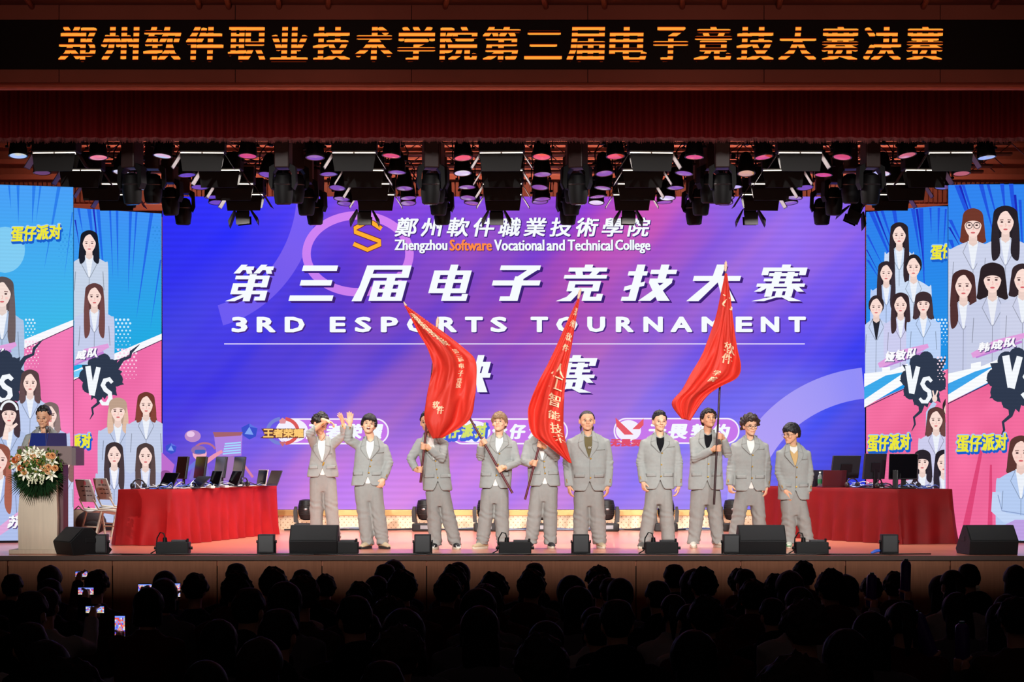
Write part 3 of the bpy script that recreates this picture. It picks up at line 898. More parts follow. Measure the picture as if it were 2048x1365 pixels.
def versus(cv, x0, y0, x1, y1, body='VS'):
    w = (x1 - x0)
    if 'V' in body:
        cv.line([(x0 + w * .05, y0), (x0 + w * .2, lerp(y0, y1, .72))], w * .2, (246, 250, 255))
        cv.line([(x0 + w * .44, y0 + 2), (x0 + w * .2, lerp(y0, y1, .74))], [w * .17, w * .2], (246, 250, 255))
    if 'S' in body:
        f = [(.95, .42), (.84, .33), (.68, .36), (.6, .48), (.7, .6), (.86, .68), (.88, .82), (.76, .95), (.6, .95), (.5, .86)]
        cv.line([(x0 + w * a, lerp(y0, y1, b)) for a, b in f], [w * .12, w * .16, w * .17, w * .17, w * .17, w * .17, w * .17, w * .16, w * .14, w * .1], (246, 250, 255))

def bubble(cv, body, x0, y0, x1, y1, slope=8):
    n = len(body); p = (x1 - x0) / n
    for grow, c, dx, dy in ((3.4, (150, 200, 255), 0, 0), (2.6, (25, 95, 205), 2, 4), (2.6, (25, 95, 205), 1, 2), (1.1, (238, 232, 60), 0, 0)):
        for i, ch in enumerate(body):
            x = x0 + i * p
            cv.text(ch, x + 1.5 + dx, y0 + slope * (1 - i / n) + dy, x + p - 0.5 + dx, y1 - slope * i / n + dy - 3, c, grow, grow * .9, 0.06, 0)

def teamname(cv, body, x0, y0, x1, y1, slope=8, band=True):
    if band:
        cv.line([(x0 - 12, y1 + 8), (lerp(x0, x1, .5), lerp(y0, y1, .6)), (x1 + 22, y0 - slope * .2)], [10, 22, 8], (226, 160, 222))
        cv.line([(x0 - 4, y1 + 12), (x1 + 12, y0 + 12)], [3, 5], (196, 130, 214))
    n = len(body); p = (x1 - x0) / n
    for i, ch in enumerate(body):
        for c, d, b in (((90, 70, 130), 1.5, 1.4), ((252, 252, 255), 0, 0.9)):
            cv.text(ch, x0 + i * p + 1 + d, y0 + slope * (1 - i / n) + d, x0 + (i + 1) * p - 1 + d, y1 - slope * i / n + d, c, b, b * .7, 0.22, 0)

led_side = led_mat('side_screen_picture', 0.05, 0.035, strength=1.0)
BLUE0, BLUE1, PINK = (62, 150, 245), (40, 168, 228), (240, 112, 176)
RAY = (36, 104, 232)
def side_screen(label, A, B, ytopA, zb, zt, draw):
    cv = Canvas(A, B)
    cv.zlo, cv.zhi = zb + 0.004, zt - 0.004
    t = thing('side_screen', label, 'screen', (A[0], A[1], 0), cv.rz, 'tall screens at the sides of the stage')
    m = MB(); m.bbox((0, 0.0, zb), (cv.len, 0.22, zt), 0.01); m.build('cabinet', led_cab, t)
    m = MB(); m.box((0.05, 0.03, 0), (cv.len - 0.05, 0.2, zb)); m.build('base', mat('screen_base', (40, 34, 40), 0.6), t)
    draw(cv)
    cv.mb.build('picture', led_side, t, fix=False)
    return t

def line_y(pts):
    def f(x):
        for (xa, ya), (xb, yb) in zip(pts, pts[1:]):
            if x <= xb: return lerp(ya, yb, (x - xa) / (xb - xa))
        return pts[-1][1]
    return f

def draw_left_inner(cv):
    f = line_y([(146, 752), (325, 676)])
    bgrad(cv, (66, 146, 246), (34, 172, 226), (242, 112, 172), f, 146.5, 324.5, 414, 1066)
    rays(cv, [((157, 417), (166, 470), 5), ((178, 418), (190, 520), 8), ((196, 419), (212, 600), 7), ((220, 420), (226, 560), 4), ((234, 421), (236, 560), 5), ((261, 422), (256, 590), 6), ((273, 423), (264, 560), 4), ((303, 425), (272, 640), 7), ((322, 520), (300, 660), 5)], RAY)
    rays(cv, [((187, 418), (203, 560), 4), ((150, 440), (160, 500), 3)], (34, 44, 190))
    dots(cv, 306, 455, 3, 14, 8, 2.0, (48, 140, 225))
    dots(cv, 232, 640, 4, 9, 8, 2.6, (210, 240, 255))
    cv.poly([(146, 760), (146, 742), (325, 668), (325, 680)], (250, 250, 255)); cv.line([(146, 761), (325, 681)], 1.8, (60, 50, 80))
    cv.poly([(147, 756), (147, 744), (178, 734), (172, 752)], (120, 205, 250))
    dots(cv, 236, 700, 5, 9, 8, 2.6, (255, 214, 236))
    portrait(cv, 178, 488, 13.5, (26, 28, 38), 40, 38, 150, suit=(200, 212, 232))
    portrait(cv, 188, 595, 14, (98, 62, 62), 82, 40, 128, suit=(198, 206, 236))
    burst(cv, 202, 756, 38, 38, 3); versus(cv, 172, 733, 226, 812)
    teamname(cv, '威队', 150, 693, 194, 719, 8)
    bubble(cv, '派对', 140, 864, 180, 902, 6)
    portrait(cv, 234, 824, 14, (190, 160, 140), 44, 40, 150, suit=(190, 202, 232), fringe=1)
    portrait(cv, 290, 812, 13.5, (112, 58, 48), 34, 40, 150, suit=(196, 206, 232))
    portrait(cv, 226, 912, 13.5, (62, 50, 54), 70, 38, 154, suit=(188, 198, 232), shirt=(245, 245, 252))
    portrait(cv, 288, 914, 13.5, (78, 62, 62), 66, 40, 150, suit=(188, 198, 232), shirt=(235, 236, 248))

def draw_left_outer(cv):
    f = line_y([(-90, 745), (148, 648)])
    bgrad(cv, (74, 160, 248), (60, 186, 232), (243, 122, 182), f, -82, 147, 369, 1085)
    rays(cv, [((18, 371), (22, 420), 4), ((36, 371), (37, 450), 6), ((68, 372), (64, 450), 7), ((81, 372), (72, 445), 4), ((118, 373), (88, 540), 7), ((146, 425), (128, 560), 5), ((-20, 371), (-10, 520), 8)], (44, 126, 236))
    cv.ell(10, 500, 40, 46, (130, 205, 244))
    dots(cv, 118, 470, 4, 14, 8, 2.0, (52, 150, 226))
    cv.poly([(-82, 756), (-82, 732), (148, 640), (148, 652)], (250, 250, 255)); cv.line([(-82, 757), (148, 653)], 1.8, (60, 50, 80))
    dots(cv, 52, 640, 3, 6, 7, 2.2, (220, 244, 255)); dots(cv, 52, 684, 4, 9, 7, 2.4, (255, 220, 238))
    bubble(cv, '蛋仔派对', 22, 447, 122, 487, 8)
    portrait(cv, -30, 520, 16, (150, 100, 80), 60, 45, 200)
    portrait(cv, 4, 590, 18, (92, 80, 82), 106, 44, 150, suit=(176, 196, 226), skin=(246, 224, 216))
    teamname(cv, '队', -12, 690, 10, 712, 8)
    burst(cv, 6, 760, 40, 46, 5); versus(cv, -36, 728, 28, 805)
    portrait(cv, 60, 768, 14, (86, 66, 68), 40, 32, 130, suit=(192, 206, 240))
    portrait(cv, 100, 832, 13.5, (126, 106, 104), 34, 40, 180, suit=(190, 200, 236))
    portrait(cv, 18, 830, 15, (60, 46, 52), 46, 44, 200, suit=(180, 196, 232), fringe=1, band=True)
    cv.line([(10, 880), (14, 852), (22, 858), (34, 848)], [12, 8, 8, 5], (252, 226, 216))
    portrait(cv, -2, 922, 17, (146, 84, 70), 106, 46, 165, suit=(176, 192, 236), skin=(250, 216, 206))
    portrait(cv, 128, 925, 13, (120, 86, 84), 40, 22, 160, suit=(200, 208, 238))
    cv.poly([(-10, 1060), (46, 1016), (46, 1040), (-10, 1078)], (226, 170, 220))
    teamname(cv, '苏', 14, 1028, 42, 1056, 4, False)

def draw_right_inner(cv):
    f = line_y([(1730, 812), (1897, 738)])
    bgrad(cv, (48, 128, 238), (34, 150, 230), (243, 110, 160), f, 1731, 1896.5, 413, 1068)
    rays(cv, [((1742, 421), (1800, 560), 9), ((1764, 420), (1790, 500), 6), ((1788, 419), (1810, 560), 8), ((1826, 418), (1842, 520), 8), ((1842, 417), (1850, 600), 9), ((1861, 416), (1863, 470), 4), ((1878, 416), (1876, 500), 5), ((1732, 470), (1770, 540), 10), ((1732, 520), (1760, 560), 12), ((1892, 418), (1886, 520), 4)], (34, 84, 224))
    rays(cv, [((1752, 420), (1790, 520), 5), ((1834, 418), (1850, 545), 5), ((1732, 500), (1765, 560), 6)], (30, 44, 190))
    dots(cv, 1870, 640, 4, 9, 7, 2.4, (214, 240, 255))
    portrait(cv, 1799, 472, 13.5, (44, 34, 40), 100, 30, 200, suit=(206, 222, 246))
    bubble(cv, '蛋仔', 1863, 486, 1908, 523, 6)
    portrait(cv, 1774, 548, 12.5, (50, 40, 48), 76, 32, 170, suit=(186, 206, 246), fringe=0)
    portrait(cv, 1829, 536, 14, (40, 34, 38), 6, 36, 190, suit=(206, 222, 246))
    portrait(cv, 1755, 616, 13, (52, 40, 44), 14, 28, 130, shirt=(40, 40, 50), suit=(200, 212, 242))
    portrait(cv, 1804, 612, 13, (56, 40, 44), 56, 34, 130, suit=(206, 206, 240))
    portrait(cv, 1850, 610, 13, (62, 46, 50), 30, 34, 130, suit=(190, 212, 248), fringe=1)
    teamname(cv, '娅敏队', 1773, 694, 1838, 724, 10)
    cv.poly([(1730, 748), (1768, 744), (1768, 736), (1784, 734), (1784, 742), (1820, 728), (1820, 764), (1730, 816)], (250, 252, 255))
    cv.poly([(1730, 775), (1775, 752), (1815, 744), (1730, 800)], (60, 170, 235))
    cv.line([(1730, 817), (1897, 739)], 2.0, (50, 50, 80))
    burst(cv, 1852, 762, 40, 46, 8); versus(cv, 1817, 732, 1870, 808)
    dots(cv, 1880, 716, 3, 8, 7, 2.2, (255, 224, 236))
    portrait(cv, 1906, 820, 14, (54, 42, 46), 10, 34, 200, suit=(186, 204, 240))
    cv.line([(1862, 862), (1862, 826), (1874, 806)], [12, 11, 9], (186, 204, 240))
    cv.ell(1874, 798, 5, 7, (250, 222, 212)); cv.line([(1875, 796), (1880, 782)], 3, (250, 222, 212)); cv.line([(1873, 796), (1870, 782)], 3, (250, 222, 212))
    portrait(cv, 1877, 842, 13.5, (92, 60, 58), 32, 36, 160, suit=(206, 206, 238))
    bubble(cv, '蛋仔派对', 1741, 866, 1826, 907, 6)
    portrait(cv, 1851, 926, 13, (42, 36, 44), 40, 34, 130, suit=(206, 206, 232), fringe=1)
    portrait(cv, 1895, 928, 14, (40, 34, 44), 60, 30, 130, suit=(206, 206, 232))

def draw_right_outer(cv):
    f = line_y([(1895, 806), (2140, 690)])
    bgrad(cv, (50, 132, 240), (44, 150, 236), (243, 108, 158), f, 1896.5, 2130, 369, 1082)
    rays(cv, [((1914, 371), (1960, 500), 10), ((1926, 370), (1962, 480), 6), ((1962, 369), (1990, 480), 9), ((1976, 369), (2000, 460), 6), ((2004, 368), (2012, 440), 8), ((2022, 368), (2042, 560), 9), ((1898, 440), (1930, 500), 12), ((1898, 480), (1916, 520), 14), ((2040, 400), (2048, 560), 6)], (34, 84, 224))
    rays(cv, [((1920, 371), (1950, 460), 5), ((2030, 390), (2046, 560), 5), ((1898, 455), (1924, 500), 6)], (28, 40, 186))
    portrait(cv, 1946, 452, 17.5, (112, 56, 44), 34, 54, 260, suit=(206, 212, 236), glasses=True, fringe=1, hair_w=1.25)
    portrait(cv, 2011, 446, 17, (38, 32, 38), 76, 56, 260, suit=(206, 212, 236), hair_w=1.5)
    portrait(cv, 1927, 574, 17, (70, 42, 42), 84, 42, 170, suit=(198, 204, 232), hair_w=1.4)
    portrait(cv, 1985, 562, 18, (44, 34, 38), 38, 52, 180, suit=(200, 206, 232), shirt=(236, 238, 246), fringe=1, hair_w=1.45)
    portrait(cv, 2045, 562, 17, (54, 40, 44), 32, 44, 180, suit=(206, 210, 234))
    teamname(cv, '韩成队', 1956, 672, 2032, 704, 14)
    cv.poly([(1895, 748), (1942, 738), (1942, 728), (1962, 724), (1962, 734), (2004, 716), (2004, 752), (1895, 806)], (250, 252, 255))
    cv.poly([(1895, 768), (1950, 744), (1990, 732), (1895, 790)], (62, 165, 235))
    cv.line([(1895, 808), (2140, 692)], 2.2, (50, 50, 80))
    burst(cv, 2030, 762, 48, 52, 9); versus(cv, 2008, 712, 2080, 800)
    cv.poly([(1926, 1050), (1960, 900), (1966, 900), (1938, 1060)], (222, 70, 120)); cv.poly([(1975, 1060), (1980, 930), (1984, 930), (1985, 1060)], (222, 70, 120))
    bubble(cv, '蛋仔派对', 1913, 866, 2014, 908, 6)
    portrait(cv, 2042, 908, 18, (92, 56, 52), 40, 50, 175, suit=(182, 204, 242), skin=(250, 214, 204))
    cv.line([(1994, 985), (1992, 1020), (2010, 1036), (2080, 1046)], [18, 20, 20, 18], (196, 214, 246)); cv.line([(1996, 990), (2004, 1022), (2080, 1034)], 1.6, (130, 150, 196))
    cv.poly([(1990, 1060), (2030, 1040), (2060, 1040), (2060, 1080), (1990, 1082)], (190, 160, 226))

zt_in = Z(427, WD)
D147 = 4.065 * F / 502
LA, LB = (X(147, D147), D147), (X(323.5, WD), WD)
side_screen('tall poster screen between the LED wall and the speaker at the lectern', LA, LB, 416, 0.12, zt_in, draw_left_inner)
RA, RB = (X(1732, WD), WD), (X(1896, 32.1), 32.1)
side_screen('tall poster screen with six women above a dark burst, next to LED wall', RA, RB, 424, 0.12, Z(424, WD), draw_right_inner)
OD = 28.0
side_screen('tall poster screen directly behind the speaker at the lectern', (X(-82, 27.6), 27.6), (X(147, OD), OD), 374, 0.03, Z(374, OD), draw_left_outer)
side_screen('tall poster screen with a woman in round glasses at its top', (X(1896, OD), OD), (X(2130, 27.6), 27.6), 370, 0.03, Z(370, OD), draw_right_outer)

# ================================================================ people on the stage
SKIN = [(232, 182, 150), (224, 170, 136), (214, 158, 126)]
def skin_mat(i):
    return mat('skin_%s' % ['fair', 'light', 'warm'][i], SKIN[i], 0.5, spec=0.35, var=0.04, vscale=14)
suit_m = mat('grey_suit_cloth', (158, 160, 157), 0.82, spec=0.15, var=0.035, vscale=26, bump=0.25, bscale=420)
suit_dk = mat('grey_suit_edge', (138, 138, 133), 0.85, spec=0.12)
trouser_m = mat('grey_trouser_cloth', (150, 149, 145), 0.85, spec=0.12, var=0.04, vscale=20, bump=0.25, bscale=420)
gold_m = mat('gold_button', (216, 168, 60), 0.3, 0.8)
white_m = mat('white_cotton', (232, 230, 224), 0.85, spec=0.1)
black_cloth = mat('black_cotton', (20, 20, 24), 0.85, spec=0.1)
ink_m = mat('eye_dark', (28, 20, 18), 0.3)
lip_skin = mat('lips', (188, 112, 100), 0.5)
eyewhite = mat('eye_white', (206, 196, 186), 0.35)

def ellring(c, w, d, n=22, sq=0.0, tilt=None):
    """ring of half width w, half depth d; sq > 0 squares it off"""
    out = []
    for k in range(n):
        a = 2 * PI * k / n
        ca, sa = math.cos(a), math.sin(a)
        e = 1 - sq
        x = math.copysign(abs(ca) ** e, ca) * w; y = math.copysign(abs(sa) ** e, sa) * d
        p = Vector((x, y, 0))
        if tilt is not None: p = tilt @ p
        out.append(Vector(c) + p)
    return out

HEADR = [(0.000, .020, .020, -.058), (.012, .036, .036, -.048), (.03, .050, .056, -.030), (.055, .061, .072, -.012), (.085, .069, .083, 0), (.12, .0745, .092, .007), (.155, .0755, .096, .011), (.185, .068, .087, .013), (.207, .049, .064, .014), (.220, .020, .028, .014)]
def head_geo(mb, M, wide=1.0):
    """skull, jaw, nose, brow, ears; M takes head space (chin at 0, crown at .22, face to -y) to the body"""
    mb.rings([[M @ p for p in ellring((0, yc, z), w * wide, d, 24)] for z, w, d, yc in HEADR])
    q = M.to_3x3()
    B = lambda c, r: mb.ball(M @ Vector(c), r, 14, 9, 0, q)
    B((0, -.086, .118), (.040, .014, .012))         # brow
    B((0, -.090, .100), (.010, .014, .026))         # bridge
    B((0, -.099, .080), (.0145, .015, .0125))       # nose tip
    for k in (-1, 1):
        B((k * .011, -.092, .077), (.008, .010, .008))
        B((k * .040 * wide, -.066, .078), (.022, .018, .022))   # cheek
        B((k * .078 * wide, .012, .098), (.010, .020, .031))    # ear
    B((0, -.083, .048), (.024, .012, .014))         # mouth
    B((0, -.074, .012), (.022, .018, .015))         # chin

def hair_geo(mb, M, style, wide=1.0, seed=0):
    """closed shell of hair that dips under the scalp below its hair line"""
    C = Vector((0, .012, .125))
    rg = random.Random(seed)
    nu, nv = 44, 26
    off = Vector((seed * 3.7, seed * 1.3, 0.5))
    vol = {'short': .012, 'neat': .013, 'bowl': .020, 'curly': .030, 'tied': .007, 'swept': .020, 'fringe': .019, 'long': .018, 'messy': .024}[style]
    rows = []
    for j in range(nv + 1):
        el = lerp(-88, 90, j / nv)
        row = []
        for i in range(nu):
            az = -180 + 360 * i / nu       # 0 = face
            fr = abs(az)
            # hair line: lowest elevation that still carries hair
            line = {'short': (30, 6, -36), 'neat': (30, 2, -38), 'bowl': (9, -22, -44), 'curly': (20, -4, -40), 'tied': (31, 2, -40), 'swept': (20, -8, -44), 'fringe': (6, -12, -42), 'long': (30, -70, -80), 'messy': (16, -8, -42)}[style]
            if fr < 42: h = line[0] + (3 * math.sin(az * .23 + seed) + 4 * noise.noise(Vector((az * .06, seed, 0))) if style not in ('neat', 'tied') else -abs(az) * .1)
            elif fr < 62: h = lerp(line[0], line[1], (fr - 42) / 20)
            elif fr < 115: h = line[1] - (10 if 66 < fr < 80 else 0)
            else: h = lerp(line[1], line[2], min(1, (fr - 115) / 25))
            a, e = R(az), R(el)
            d = Vector((math.sin(a) * math.cos(e), -math.cos(a) * math.cos(e), math.sin(e)))
            base = 1.0 / math.sqrt((d.x / (.0765 * wide)) ** 2 + (d.y / .0975) ** 2 + (d.z / (.096 if d.z > 0 else .125)) ** 2)
            if el >= h:
                k = min(1.0, (el - h) / 10 + .45)
                nn = noise.noise(off + d * 5.5)
                st = noise.noise(off + Vector((az * .22, el * .03, 2)))
                amp = {'curly': 1.0, 'messy': .9, 'short': .6, 'swept': .6, 'fringe': .4, 'bowl': .35, 'neat': .35, 'tied': .15, 'long': .3}[style]
                r = base + vol * k * (1.0 + amp * nn + amp * .55 * st)
                if style == 'curly': r += .012 * abs(noise.noise(off + d * 14))
                if style in ('short', 'messy', 'neat') and el > 45: r += .010 * max(0, st) + .006
                if style in ('swept', 'bowl', 'fringe') and fr < 60: r += .006
            else:
                r = base * (.84 if style != 'long' or fr < 60 else .9)
            row.append(M @ (C + d * r))
        rows.append(row)
    mb.rings(rows, True)
    if style == 'tied':
        q = M.to_3x3()
        mb.ball(M @ Vector((0, .118, .14)), (.026, .026, .03), 12, 8, 0, q)
        for k in (-1, 1):
            mb.tube([M @ Vector((k * .055, .05, .07)), M @ Vector((k * .07, .035, .03)), M @ Vector((k * .066, .03, -.03))], [.018, .016, .004], 8)

def capsule(mb, pts, r, n=12):
    mb.tube(pts, r, n, 0, True, True)

def hand_geo(mb, wrist, d, palm, curl=0.35, side=1, spread=0.10, grip=None, L=0.19):
    """palm, four fingers and a thumb. d: along the hand, palm: out of the palm, side: +1 thumb towards d x palm"""
    wrist = Vector(wrist); d = Vector(d).normalized()
    palm = Vector(palm); palm = (palm - d * palm.dot(d)).normalized()
    t = d.cross(palm).normalized() * side      # towards the thumb
    k = L / 0.19
    pc = wrist + d * .048 * k
    B = Matrix((t, d, palm)).transposed()
    mb.ball(pc, (.041 * k, .054 * k, .017 * k), 14, 9, 0, B)
    mb.ball(wrist + d * .075 * k, (.042 * k, .026 * k, .0145 * k), 14, 9, 0, B)
    capsule(mb, [wrist - d * .05, wrist, wrist + d * .03 * k], [.029, .026, .026])
    fl = [.078, .088, .082, .064]
    for i in range(4):
        o = (1.5 - i) * .0205 * k
        root = wrist + d * (.090 - abs(i - 1.2) * .004) * k + t * o
        dirn = (d + t * (1.5 - i) * spread).normalized()
        a = 0.0; pts = [root - dirn * .02, root]; p = root
        for seg, s_ in enumerate((.45, .31, .24)):
            a += curl * (1.0, 1.25, .9)[seg] * (1 + .12 * (i - 1))
            dd = dirn * math.cos(a) + palm * math.sin(a)
            p = p + dd * fl[i] * s_ * k; pts.append(p)
        capsule(mb, pts, [.0105, .0100, .0094, .0088, .0078], 10)
    tr = wrist + d * .026 * k + t * .030 * k + palm * .006
    td = (d * .72 + t * .68 + palm * (.15 + curl * .35)).normalized()
    p1 = tr + td * .038 * k
    td2 = (d * .85 + t * .28 + palm * (.15 + curl * .6)).normalized()
    capsule(mb, [tr - td * .015, tr, p1, p1 + td2 * .032 * k], [.015, .0140, .0115, .0095], 10)

def grip_geo(mb, elbow, at, axis, pole_r=0.016, side=1, front=Vector((0, -1, 0))):
    """a fist closed round a pole through AT along AXIS; returns the wrist"""
    at = Vector(at); ax = Vector(axis).normalized(); elbow = Vector(elbow)
    inn = (elbow - at); inn = (inn - ax * inn.dot(ax)).normalized()     # from the pole back towards the arm
    w = ax.cross(inn).normalized()
    if w.dot(front) < 0: fsign = -1
    else: fsign = 1
    wrist = at + inn * .085 - ax * .012
    palmc = at + inn * (.030 + pole_r) 
    B = Matrix((ax, inn, w)).transposed()
    mb.ball(palmc + inn * .012, (.043, .036, .024), 14, 9, 0, B)
    capsule(mb, [elbow + (wrist - elbow) * .75, wrist, palmc + inn * .02], [.030, .027, .028])
    rr = pole_r + .0105
    for i in range(4):
        o = ax * (1.5 - i) * .0205
        pts = []
        for s_ in range(7):
            th = R(lerp(28, 255 - 10 * abs(i - 1), s_ / 6)) * fsign
            pts.append(at + o + (inn * math.cos(th) + w * math.sin(th)) * rr * (1.12 if s_ == 0 else 1.0))
        capsule(mb, pts, [.0112, .0110, .0105, .0102, .0098, .0092, .0082], 10)
    pts = []
    for s_ in range(5):
        th = -R(lerp(25, 150, s_ / 4)) * fsign
        pts.append(at + ax * (.034 + .004 * s_) + (inn * math.cos(th) + w * math.sin(th)) * (rr + .002))
    capsule(mb, pts, [.0135, .0130, .0120, .0110, .0095], 10)
    return wrist

def wrinkle(me, fn):
    """push vertices along their normals by fn(co)"""
    nrm = [v.normal.copy() for v in me.vertices]
    for v, n in zip(me.vertices, nrm):
        v.co = v.co + n * fn(v.co)

def shoe(parent, foot, yaw, upper_m, sole_m, stripe=None):
    t = Matrix.Translation(foot) @ Matrix.Rotation(yaw, 4, 'Z')
    pr = [(.105, .028, .050), (.085, .036, .085), (.04, .039, .098), (-.01, .041, .088), (-.06, .045, .066), (-.11, .047, .052), (-.15, .043, .044), (-.178, .028, .034)]
    m = MB()
    rs = []
    for y, w, h in pr:
        rs.append([t @ Vector((w * math.cos(a) * (1 if math.sin(a) < .3 else .86), y, .022 + max(0.0, h * .5 + h * .5 * math.sin(a)))) for a in [2 * PI * k / 16 for k in range(16)]])
    m.rings(rs)
    s = m.build('shoe', upper_m, parent, smooth=60)
    m = MB()
    n = 24
    out = []
    for k in range(n):
        a = 2 * PI * k / n
        y = -.037 - .150 * math.sin(a)
        w = .049 if y < -.03 else .042
        out.append((w * math.cos(a), y))
    m.rings([[t @ Vector((x * g, -.037 + (y + .037) * g, z)) for x, y in out] for g, z in ((.97, 0), (1.02, .006), (1.02, .024), (.98, .032))])
    m.build('sole', sole_m, s, smooth=50)
    if stripe:
        m = MB()
        for q in (-1, 1):
            m.add([t @ Vector(p) for p in ((q * .049, -.02, .03), (q * .0505, -.10, .03), (q * .047, -.075, .068), (q * .043, -.01, .07))], [(0, 1, 2, 3)])
        m.add([t @ Vector(p) for p in ((-.03, -.19, .026), (.03, -.19, .026), (.034, -.165, .056), (-.034, -.165, .056))], [(0, 1, 2, 3)])
        m.build('stripe', stripe, s)
    return s

def person(label, cx, D, group='young men in grey suits lined up on the stage', name='person', yaw=0.0, sh=None, hem=None, hem_z=None, armL=None, armR=None, head=None, feet=None, wf=1.0,
           hair='short', hair_c=(24, 20, 20), shirt=white_m, vz=None, skin=0, glasses=False, shoes=(None, None, None), seed=1, mouth='closed', legs=True, belly=0.0, hidden_shoes=False, shirt_peek=None, head_wide=1.0, round_v=False, buttons=3):
    S = D / F
    lx = lambda px: (px - cx) * S
    lz = lambda py: CZ + (HZ - py) * S
    def J(j): return Vector((lx(j[0]), -(j[2] if len(j) > 2 else 0.0), lz(j[1])))
    root = thing(name, label, 'person', (X(cx, D), D, 0), 0, group)
    sm = skin_mat(skin)
    (sxl, syl), (sxr, syr) = sh
    SL, SR = Vector((lx(sxl), 0.01, lz(syl))), Vector((lx(sxr), 0.01, lz(syr)))
    zs = (SL.z + SR.z) / 2
    scx = (SL.x + SR.x) / 2; sw = (SR.x - SL.x) / 2
    hxl, hxr = lx(hem[0]), lx(hem[1])
    hcx = (hxl + hxr) / 2; hw = (hxr - hxl) / 2
    hz = lz(hem_z)
    wb = max(1.0, wf)
    # ---- head frame
    hx, hy, hyaw, hpit, hrol = head
    hc = Vector((lx(hx), -.02, lz(hy)))
    Rm = Matrix.Rotation(R(hyaw), 4, 'Z') @ Matrix.Rotation(R(hpit), 4, 'X') @ Matrix.Rotation(R(hrol), 4, 'Y')
    MH = Matrix.Translation(hc + Vector((0, 0, -.012))) @ Rm @ Matrix.Scale(1.13, 4) @ Matrix.Translation((0, 0, -.11))
    neck = Vector((lerp(scx, hc.x, .35), .018, zs + .06))
    # ---- body skin
    b = MB()
    head_geo(b, MH, head_wide)
    capsule(b, [Vector((scx, .02, zs - .08)), neck, MH @ Vector((0, .014, .05))], [.068, .057 * head_wide, .055 * head_wide], 16)
    capsule(b, [Vector((hcx, .02, hz + .12)), Vector((lerp(hcx, scx, .5), .01, lerp(hz, zs, .55))), Vector((scx, .015, zs - .10))], [.105, .10, .095], 16)
    capsule(b, [Vector((SL.x + .05, .012, zs - .06)), Vector((scx, .012, zs - .05)), Vector((SR.x - .05, .012, zs - .06))], [.045, .055, .045], 12)
    # ---- arms
    sl = MB()
    for (el, wr, hand), S0, q in ((armL, SL, -1), (armR, SR, 1)):
        So = S0 + Vector((-q * .066 * wb ** .5, .004, -.056))
        E = J(el); Wp = J(wr)
        if hand[0] != 'grip' and Wp.z < E.z: E.x -= q * .034; Wp.x -= q * .012
        kind = hand[0]
        if kind == 'grip':
            Wend = grip_geo(b, E, Wp, hand[1], hand[2] if len(hand) > 2 else .016)
        else:
            Wend = Wp
            d = (Wp - E).normalized() if len(hand) < 2 or hand[1] is None else Vector(hand[1])
            palm = Vector(hand[2]) if len(hand) > 2 else Vector((-q, 0.25, 0))
            cu = hand[3] if len(hand) > 3 else .38
            tq = hand[4] if len(hand) > 4 else 1
            hand_geo(b, Wp, d, palm, cu, tq, spread=hand[5] if len(hand) > 5 else .06, L=.185)
        capsule(b, [So, E, Wend], [.042, .036, .026], 12)
        aw = wb ** .5
        cuff = E + (Wend - E) * (.93 if kind == 'grip' or Wp.z > E.z else 1.04)
        mid1 = So.lerp(E, .5); mid2 = E.lerp(cuff, .5)
        sl.tube([So + Vector((-q * .03, 0, .01)), So, mid1, E, mid2, cuff], [.05 * aw, .070 * aw, .065 * aw, .060 * aw, .054 * aw, .049 * aw], 16)
    # ---- legs of the body
    pelv = hz + .10
    hipx = lambda q: hcx + q * .085 * wb
    FT = {}
    for q, ft in ((-1, feet[0]), (1, feet[1])):
        FT[q] = (Vector((lx(ft[0]), ft[2] if len(ft) > 2 else 0.0, 0)), R(ft[1]))
        H = Vector((hipx(q), .01, pelv - .06)); A = FT[q][0] + Vector((0, .035, .10))
        K = H.lerp(A, .5) + Vector((q * .006, -.03, 0))
        capsule(b, [H, K, A], [.066, .048, .036], 12)
        capsule(b, [A, A + Vector((0, -.03, -.05))], [.034, .030], 10)
    capsule(b, [Vector((hipx(-1), .01, pelv)), Vector((hipx(1), .01, pelv))], [.085, .085], 12)
    link('body', voxel(b, .0065, 2, .4), root, 180).data.materials.append(sm)
    # ---- jacket
    def tors(g=0.0):
        m = MB()
        db = .150 * (1 + (wf - 1) * .75)
        H = zs - hz
        rs = []
        for t, w, d, sq in ((0.0, hw, db + .012, .25), (.12, hw * .985, db + .006, .22), (.30, lerp(hw, sw, .25) * .955, db - .004 + belly, .15), (.45, lerp(hw, sw, .5) * .93, db - .008 + belly, .1), (.62, lerp(hw, sw, .75) * .93, db, .1), (.78, sw * .93, db - .004, .1), (.90, sw * .88, db - .018, .08), (.97, sw * .77, db - .042, 0)):
            rs.append(ellring((lerp(hcx, scx, t), .012 - belly * .4 * (1 if .2 < t < .5 else 0), hz + H * t), w + g, d + g, 40, sq))
        rs.append(ellring((scx, .015, zs + .028), sw * .60 + g, db - .062, 40))
        rs.append(ellring((lerp(scx, neck.x, .6), .018, zs + .062), .098 + g, .078, 40))
        rs.append(ellring((neck.x, .02, zs + .092), .074, .070, 40))
        m.rings(rs)
        return m
    tm = tors()
    bv = BVHTree.FromPolygons([Vector(v) for v in tm.v], [tuple(f) for f in tm.f])
    for v, f, in ((sl.v, sl.f),):
        tm.add(v, f)
    jm = voxel(tm, .011, 4, .5)
    el_ = [J(armL[0]), J(armR[0])]
    sd = Vector((seed * 2.3, seed, 0))
